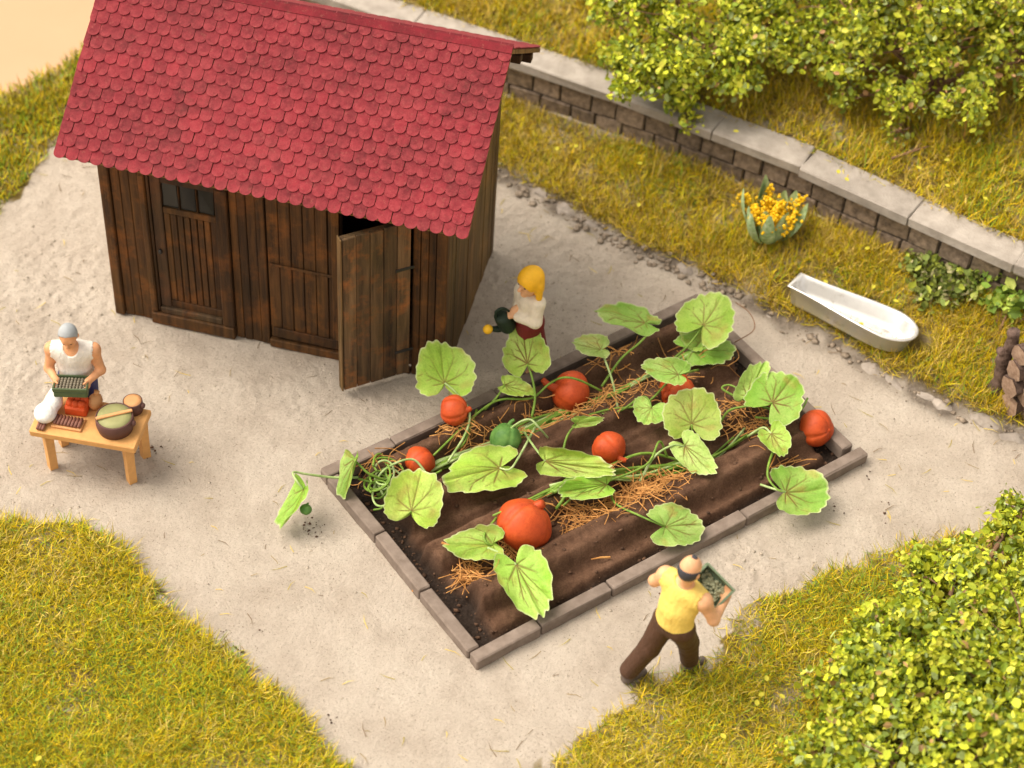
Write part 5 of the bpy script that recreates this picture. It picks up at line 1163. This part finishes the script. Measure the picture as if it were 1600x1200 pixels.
def table():
    root = empty('table', (TA[0], TA[1], 0), math.atan2(TUX[1], TUX[0])); tag(root, 'small orange wooden table with market goods at the left', 'table')
    b = MB(); b.box(-.01, TL+.01, -.01, TW+.01, TZ-.075, TZ, .01, .003); b.build('table_top', MAT['table_wood'], root)
    for x, y in ((.12, .09), (TL-.10, .09), (.12, TW-.09), (TL-.07, TW-.07)):
        b = MB(); b.tube([(x, y, -.01), (x, y, .25), (x, y, TZ-.076)], [.055, .055, .062], 4); b.build('leg', MAT['table_wood'], root)
    rz_ = math.atan2(TUX[1], TUX[0]); W = lambda u, v, z: TA*arr(1, 1, 0)+TUX*u+TUY*v+arr(0, 0, z)
    def thing(nm, lab, cat, u, v): e = empty(nm, W(u, v, TZ+.002), rz_); return tag(e, lab, cat)
    # white sack, slumped
    u, v = tb(78, 648); e = empty('sack', W(u, v, TZ+.002)); tag(e, 'plump white sack on the left end of the table', 'sack'); o = np.array(e.location)
    sdf_obj('cloth', [('e', o+arr(-.02, -.06, .085), arr(.105, .11, .085)), ('e', o+arr(.03, .08, .10), arr(.085, .10, .085)), ('e', o+arr(.05, .14, .17), arr(.055, .05, .05))], 'sack', e, .009, .05)
    b = MB(); b.tube([(.055, .15, .20), (.06, .155, .235)], [.028, .04], 8); b.build('tied_end', MAT['sack'], e, True)
    # red basket heaped with tomatoes-like lumps
    u, v = tb(122, 640); e = thing('red_box', 'glossy red box of produce in the middle of the table', 'box', u, v)
    b = MB(); b.box(-.105, .105, -.085, .085, 0, .10, .014, .006); b.build('box_body', MAT['red_paint'], e)
    b = MB()
    for x, y in ((-.055, -.03), (0, -.035), (.055, -.03), (-.05, .04), (.005, .035), (.058, .04)): b.blob((x, y, .105), (.042, .04, .045), 10, 7)
    b.build('produce', MAT['red_paint'], e, True)
    # tan loaf-like bag behind the red box
    u, v = tb(150, 634); e = thing('tan_bag', 'tan lumpy bag between the red box and the small pot', 'bag', u, v); b = MB(); b.blob((0, 0, .06), (.07, .09, .075), 12, 8, .03); b.build('cloth', MAT['tan'], e, True); b = MB(); b.tube([(0, .03, .12), (.01, .045, .155)], [.02, .03], 7); b.build('tied_end', MAT['tan'], e, True)
    # ridged brown bundle on a board
    u, v = tb(107, 663); e = thing('sausage_board', 'tan board of brown strips laid side by side at the table front', 'board', u, v)
    b = MB(); b.box(-.145, .145, -.075, .085, 0, .022, .004); b.build('board', MAT['tan'], e)
    for i in range(8): b = MB(); x = -.115+i*.033; b.tube([(x, -.055, .038), (x+.004, 0, .045), (x, .06, .038)], [.014, .0175, .014], 7); b.build('strip', MAT['plum'], e, True)
    u, v = tb(65, 668); e = thing('small_bundle', 'tiny brown bundle in front of the white sack', 'bundle', u, v)
    for i in range(3): b = MB(); x = -.024+i*.024; b.tube([(x, -.045, .02), (x, .05, .026)], [.015, .017], 7); b.build('strip', MAT['plum'], e, True)
    # large round tub with sage filling and a wooden strip across
    def pot(nm, lab, px, py, r, h, fill, handle):
        u, v = tb(px, py); e = thing(nm, lab, 'pot', u, v)
        b = MB(); b.lathe([(r*.93, 0), (r*1.02, h*.5), (r, h), (r*.93, h+.006), (r*.91, h-.012)], 28); b.build('tub_wall', MAT['pot_brown'], e, True)
        b = MB(); b.lathe([(r*.915, h-.02), (r*.9, h+.004), (r*.5, h+.012), (.004, h+.014)], 28); b.build('filling', MAT[fill], e, True)
        if handle: b = MB(); b.box(-r*.98, r*.98, -.017, .017, h+.012, h+.034, .005); o = b.build('carrying_bar', MAT['tan'], e); o.rotation_euler = (0, 0, .55)
        b = MB(); b.blob((r*1.02, -.01, h*.72), (.03, .035, .03), 8, 6); b.build('lug', MAT['pot_brown'], e, True)
    pot('large_tub', 'large round brown tub with sage green filling and wooden bar', 181, 668, .175, .155, 'sage', True)
    pot('small_pot', 'small round brown pot with tan filling at the table corner', 209, 641, .092, .13, 'tan', False)
table()

def woman():
    f = arr(-.72, -.69, 0); f /= np.linalg.norm(f); r = np.cross(f, [0, 0, 1.]); up = arr(0, 0, 1.); R3 = np.stack([r, f, up], 1)
    hd = gp(829, 440, 1.32); x0, y0 = hd[0]+.02, hd[1]+.07
    hip = arr(x0, y0, .74); ch = hip+arr(0, 0, .26)+f*.02; root = empty('person', (x0, y0, 0)); tag(root, 'blond person in cream jumper and dark red skirt beside the shed', 'person')
    hp, eyes, hr, hu, HR = head_prims(hd, f+arr(0, 0, -.05), up, 1.22)
    sL, sR = ch+arr(0, 0, .07)-r*.12, ch+arr(0, 0, .07)+r*.12
    torso = [('e', hip, arr(.135, .11, .11), R3), ('e', hip+arr(0, 0, .13), arr(.11, .095, .12), R3, {'k': .07}), ('e', ch, arr(.115, .105, .12), R3, {'k': .07}), ('c', sL, sR, .055, .055, {'k': .05})]
    legs = []
    for q in (-1, 1): legs += [('c', hip+r*.07*q-arr(0, 0, .03), arr(x0, y0, .40)+r*.07*q, .08, .055, {'k': .04}), ('c', arr(x0, y0, .40)+r*.07*q, arr(x0, y0, .08)+r*.07*q, .054, .036, {'k': .03}), ('c', arr(x0, y0, .06)+r*.07*q, arr(x0, y0, .035)+r*.075*q+f*.12, .034, .028)]
    can = gp(795, 497, .80); hh = can+arr(.03, .02, .14)
    eR, wR = sR+arr(0, 0, -.21)+r*.0+f*.02, hh+arr(.05, .0, .0); eL, wL = sL+arr(0, 0, -.20)-r*.03+f*.05, hip+f*.17+arr(0, 0, .12)+r*.06
    arms = [('c', sL, eL, .046, .04, {'k': .04}), ('c', eL, wL, .04, .028, {'k': .03}), ('c', sR, eR, .046, .04, {'k': .04}), ('c', eR, wR, .04, .028, {'k': .03})]
    hands = hand(wR, can-hh+arr(-.05, -.02, .05), arr(0, .5, -.8), -1, 1.0, .0115)+hand(wL, f+r*.6, -up, 1, .6, .0115)
    sdf_obj('body', torso+[('c', ch+arr(0, 0, .08), hd-arr(0, 0, .06), .05, .046, {'k': .03})]+hp+legs+arms+hands, 'skin', root)
    sdf_obj('jumper', torso+[('c', sL, eL, .056, .052, {'k': .04}), ('c', eL, eL+(wL-eL)*.75, .052, .042, {'k': .03}), ('c', sR, eR, .056, .052, {'k': .04}), ('c', eR, eR+(wR-eR)*.7, .052, .042, {'k': .03})], 'cream_cloth', root, infl=.014, cuts=[('e', ch+arr(0, 0, .215)+f*.03, arr(.08, .09, .09), R3), ('e', hip-arr(0, 0, .12), arr(.4, .4, .12))])
    sdf_obj('skirt', [('c', hip+arr(0, 0, .04), hip-arr(0, 0, .40), .125, .20), ('e', hip, arr(.155, .125, .10), R3)], 'red_cloth', root, cuts=[('e', hip-arr(0, 0, .60), arr(.6, .6, .12)), ('e', hip+arr(0, 0, .17), arr(.5, .5, .10))], k=.06)
    for q in (-1, 1): sdf_obj('shoe', [('c', arr(x0, y0, .045)+r*.07*q-f*.02, arr(x0, y0, .04)+r*.075*q+f*.13, .042, .034)], 'shoe', root, .009)
    sdf_obj('hair', [('e', hd+hu*.034-f*.006, arr(.122, .142, .138), HR), ('e', hd-f*.06-hu*.07, arr(.112, .075, .12), HR, {'k': .04}), ('c', hd+hr*.10+hu*.0-f*.02, hd+hr*.105-hu*.13-f*.02, .034, .03, {'k': .03}), ('c', hd-hr*.10+hu*.0-f*.02, hd-hr*.105-hu*.15-f*.02, .036, .034, {'k': .03})], 'blond_hair', root, .008,
            cuts=[('e', hd+f*.15-hu*.075, arr(.092, .135, .115), HR)]); eyes_obj(eyes, root)
    # watering can
    w = empty('watering_can', can-arr(0, 0, .12), math.atan2(-.35, -1)); w.rotation_euler = (0, math.radians(26), math.atan2(-.45, -1)); w.scale = (.92, 1.05, 1.08); tag(w, 'dark green watering can with a yellow spout head', 'watering can')
    b = MB(); b.lathe([(.085, 0), (.092, .02), (.085, .15), (.075, .19), (.05, .20)], 20); b.build('can_body', MAT['dark_green'], w, True)
    b = MB(); S = spline([(.06, 0, .03), (.11, 0, .05), (.145, 0, .08), (.165, 0, .10)], 4); b.tube(S, list(np.linspace(.036, .026, len(S))), 10); b.build('spout', MAT['dark_green'], w, True)
    b = MB(); b.blob((.195, 0, .115), (.055, .046, .046), 14, 10); b.build('spout_head', MAT['yellow_paint'], w, True)
    b = MB(); b.tube(spline([(.05, 0, .19), (.02, 0, .265), (-.06, 0, .26), (-.10, 0, .17), (-.085, 0, .06)], 5), .013, 8); b.build('handle', MAT['dark_green'], w, True)
woman()

# ------------------------------------------------------------------ odd bits on the ground
def debris():
    pts = []
    for x, y, s, n in ((408, 985, 4, 3), (355, 985, 7, 4), (374, 1014, 6, 4), (492, 828, 14, 26), (228, 700, 14, 26), (265, 728, 4, 2), (1310, 790, 10, 5), (515, 1125, 14, 8), (940, 600, 10, 3), (1040, 915, 10, 6), (690, 915, 20, 14), (640, 905, 6, 4), (1350, 735, 10, 4), (1380, 790, 14, 5)):
        for _ in range(n):
            g = gp(x+random.gauss(0, s), y+random.gauss(0, s*.6), 0); g[2] = max(hz(g[0], g[1]), 0); pts.append(g)
    crumbs('earth_bits', 'scattered dark bits of earth on the sandy ground', np.array(pts), .006, .02, 'soil_clod')
debris()
def bank_foot():
    n = 620; x = RNG.uniform(-.4, 5.4, n); y = yedge(x)+RNG.normal(-.02, .075, n); k = RNG.random(n) < np.where(x < 2.3, 1., .3); x, y = x[k], y[k]
    crumbs('bank_crumbs', 'rough brown lumps of earth along the foot of the bank', np.stack([x, y, height(x, y)], 1), .012, .06, 'earth', 0., None, .7)
bank_foot()
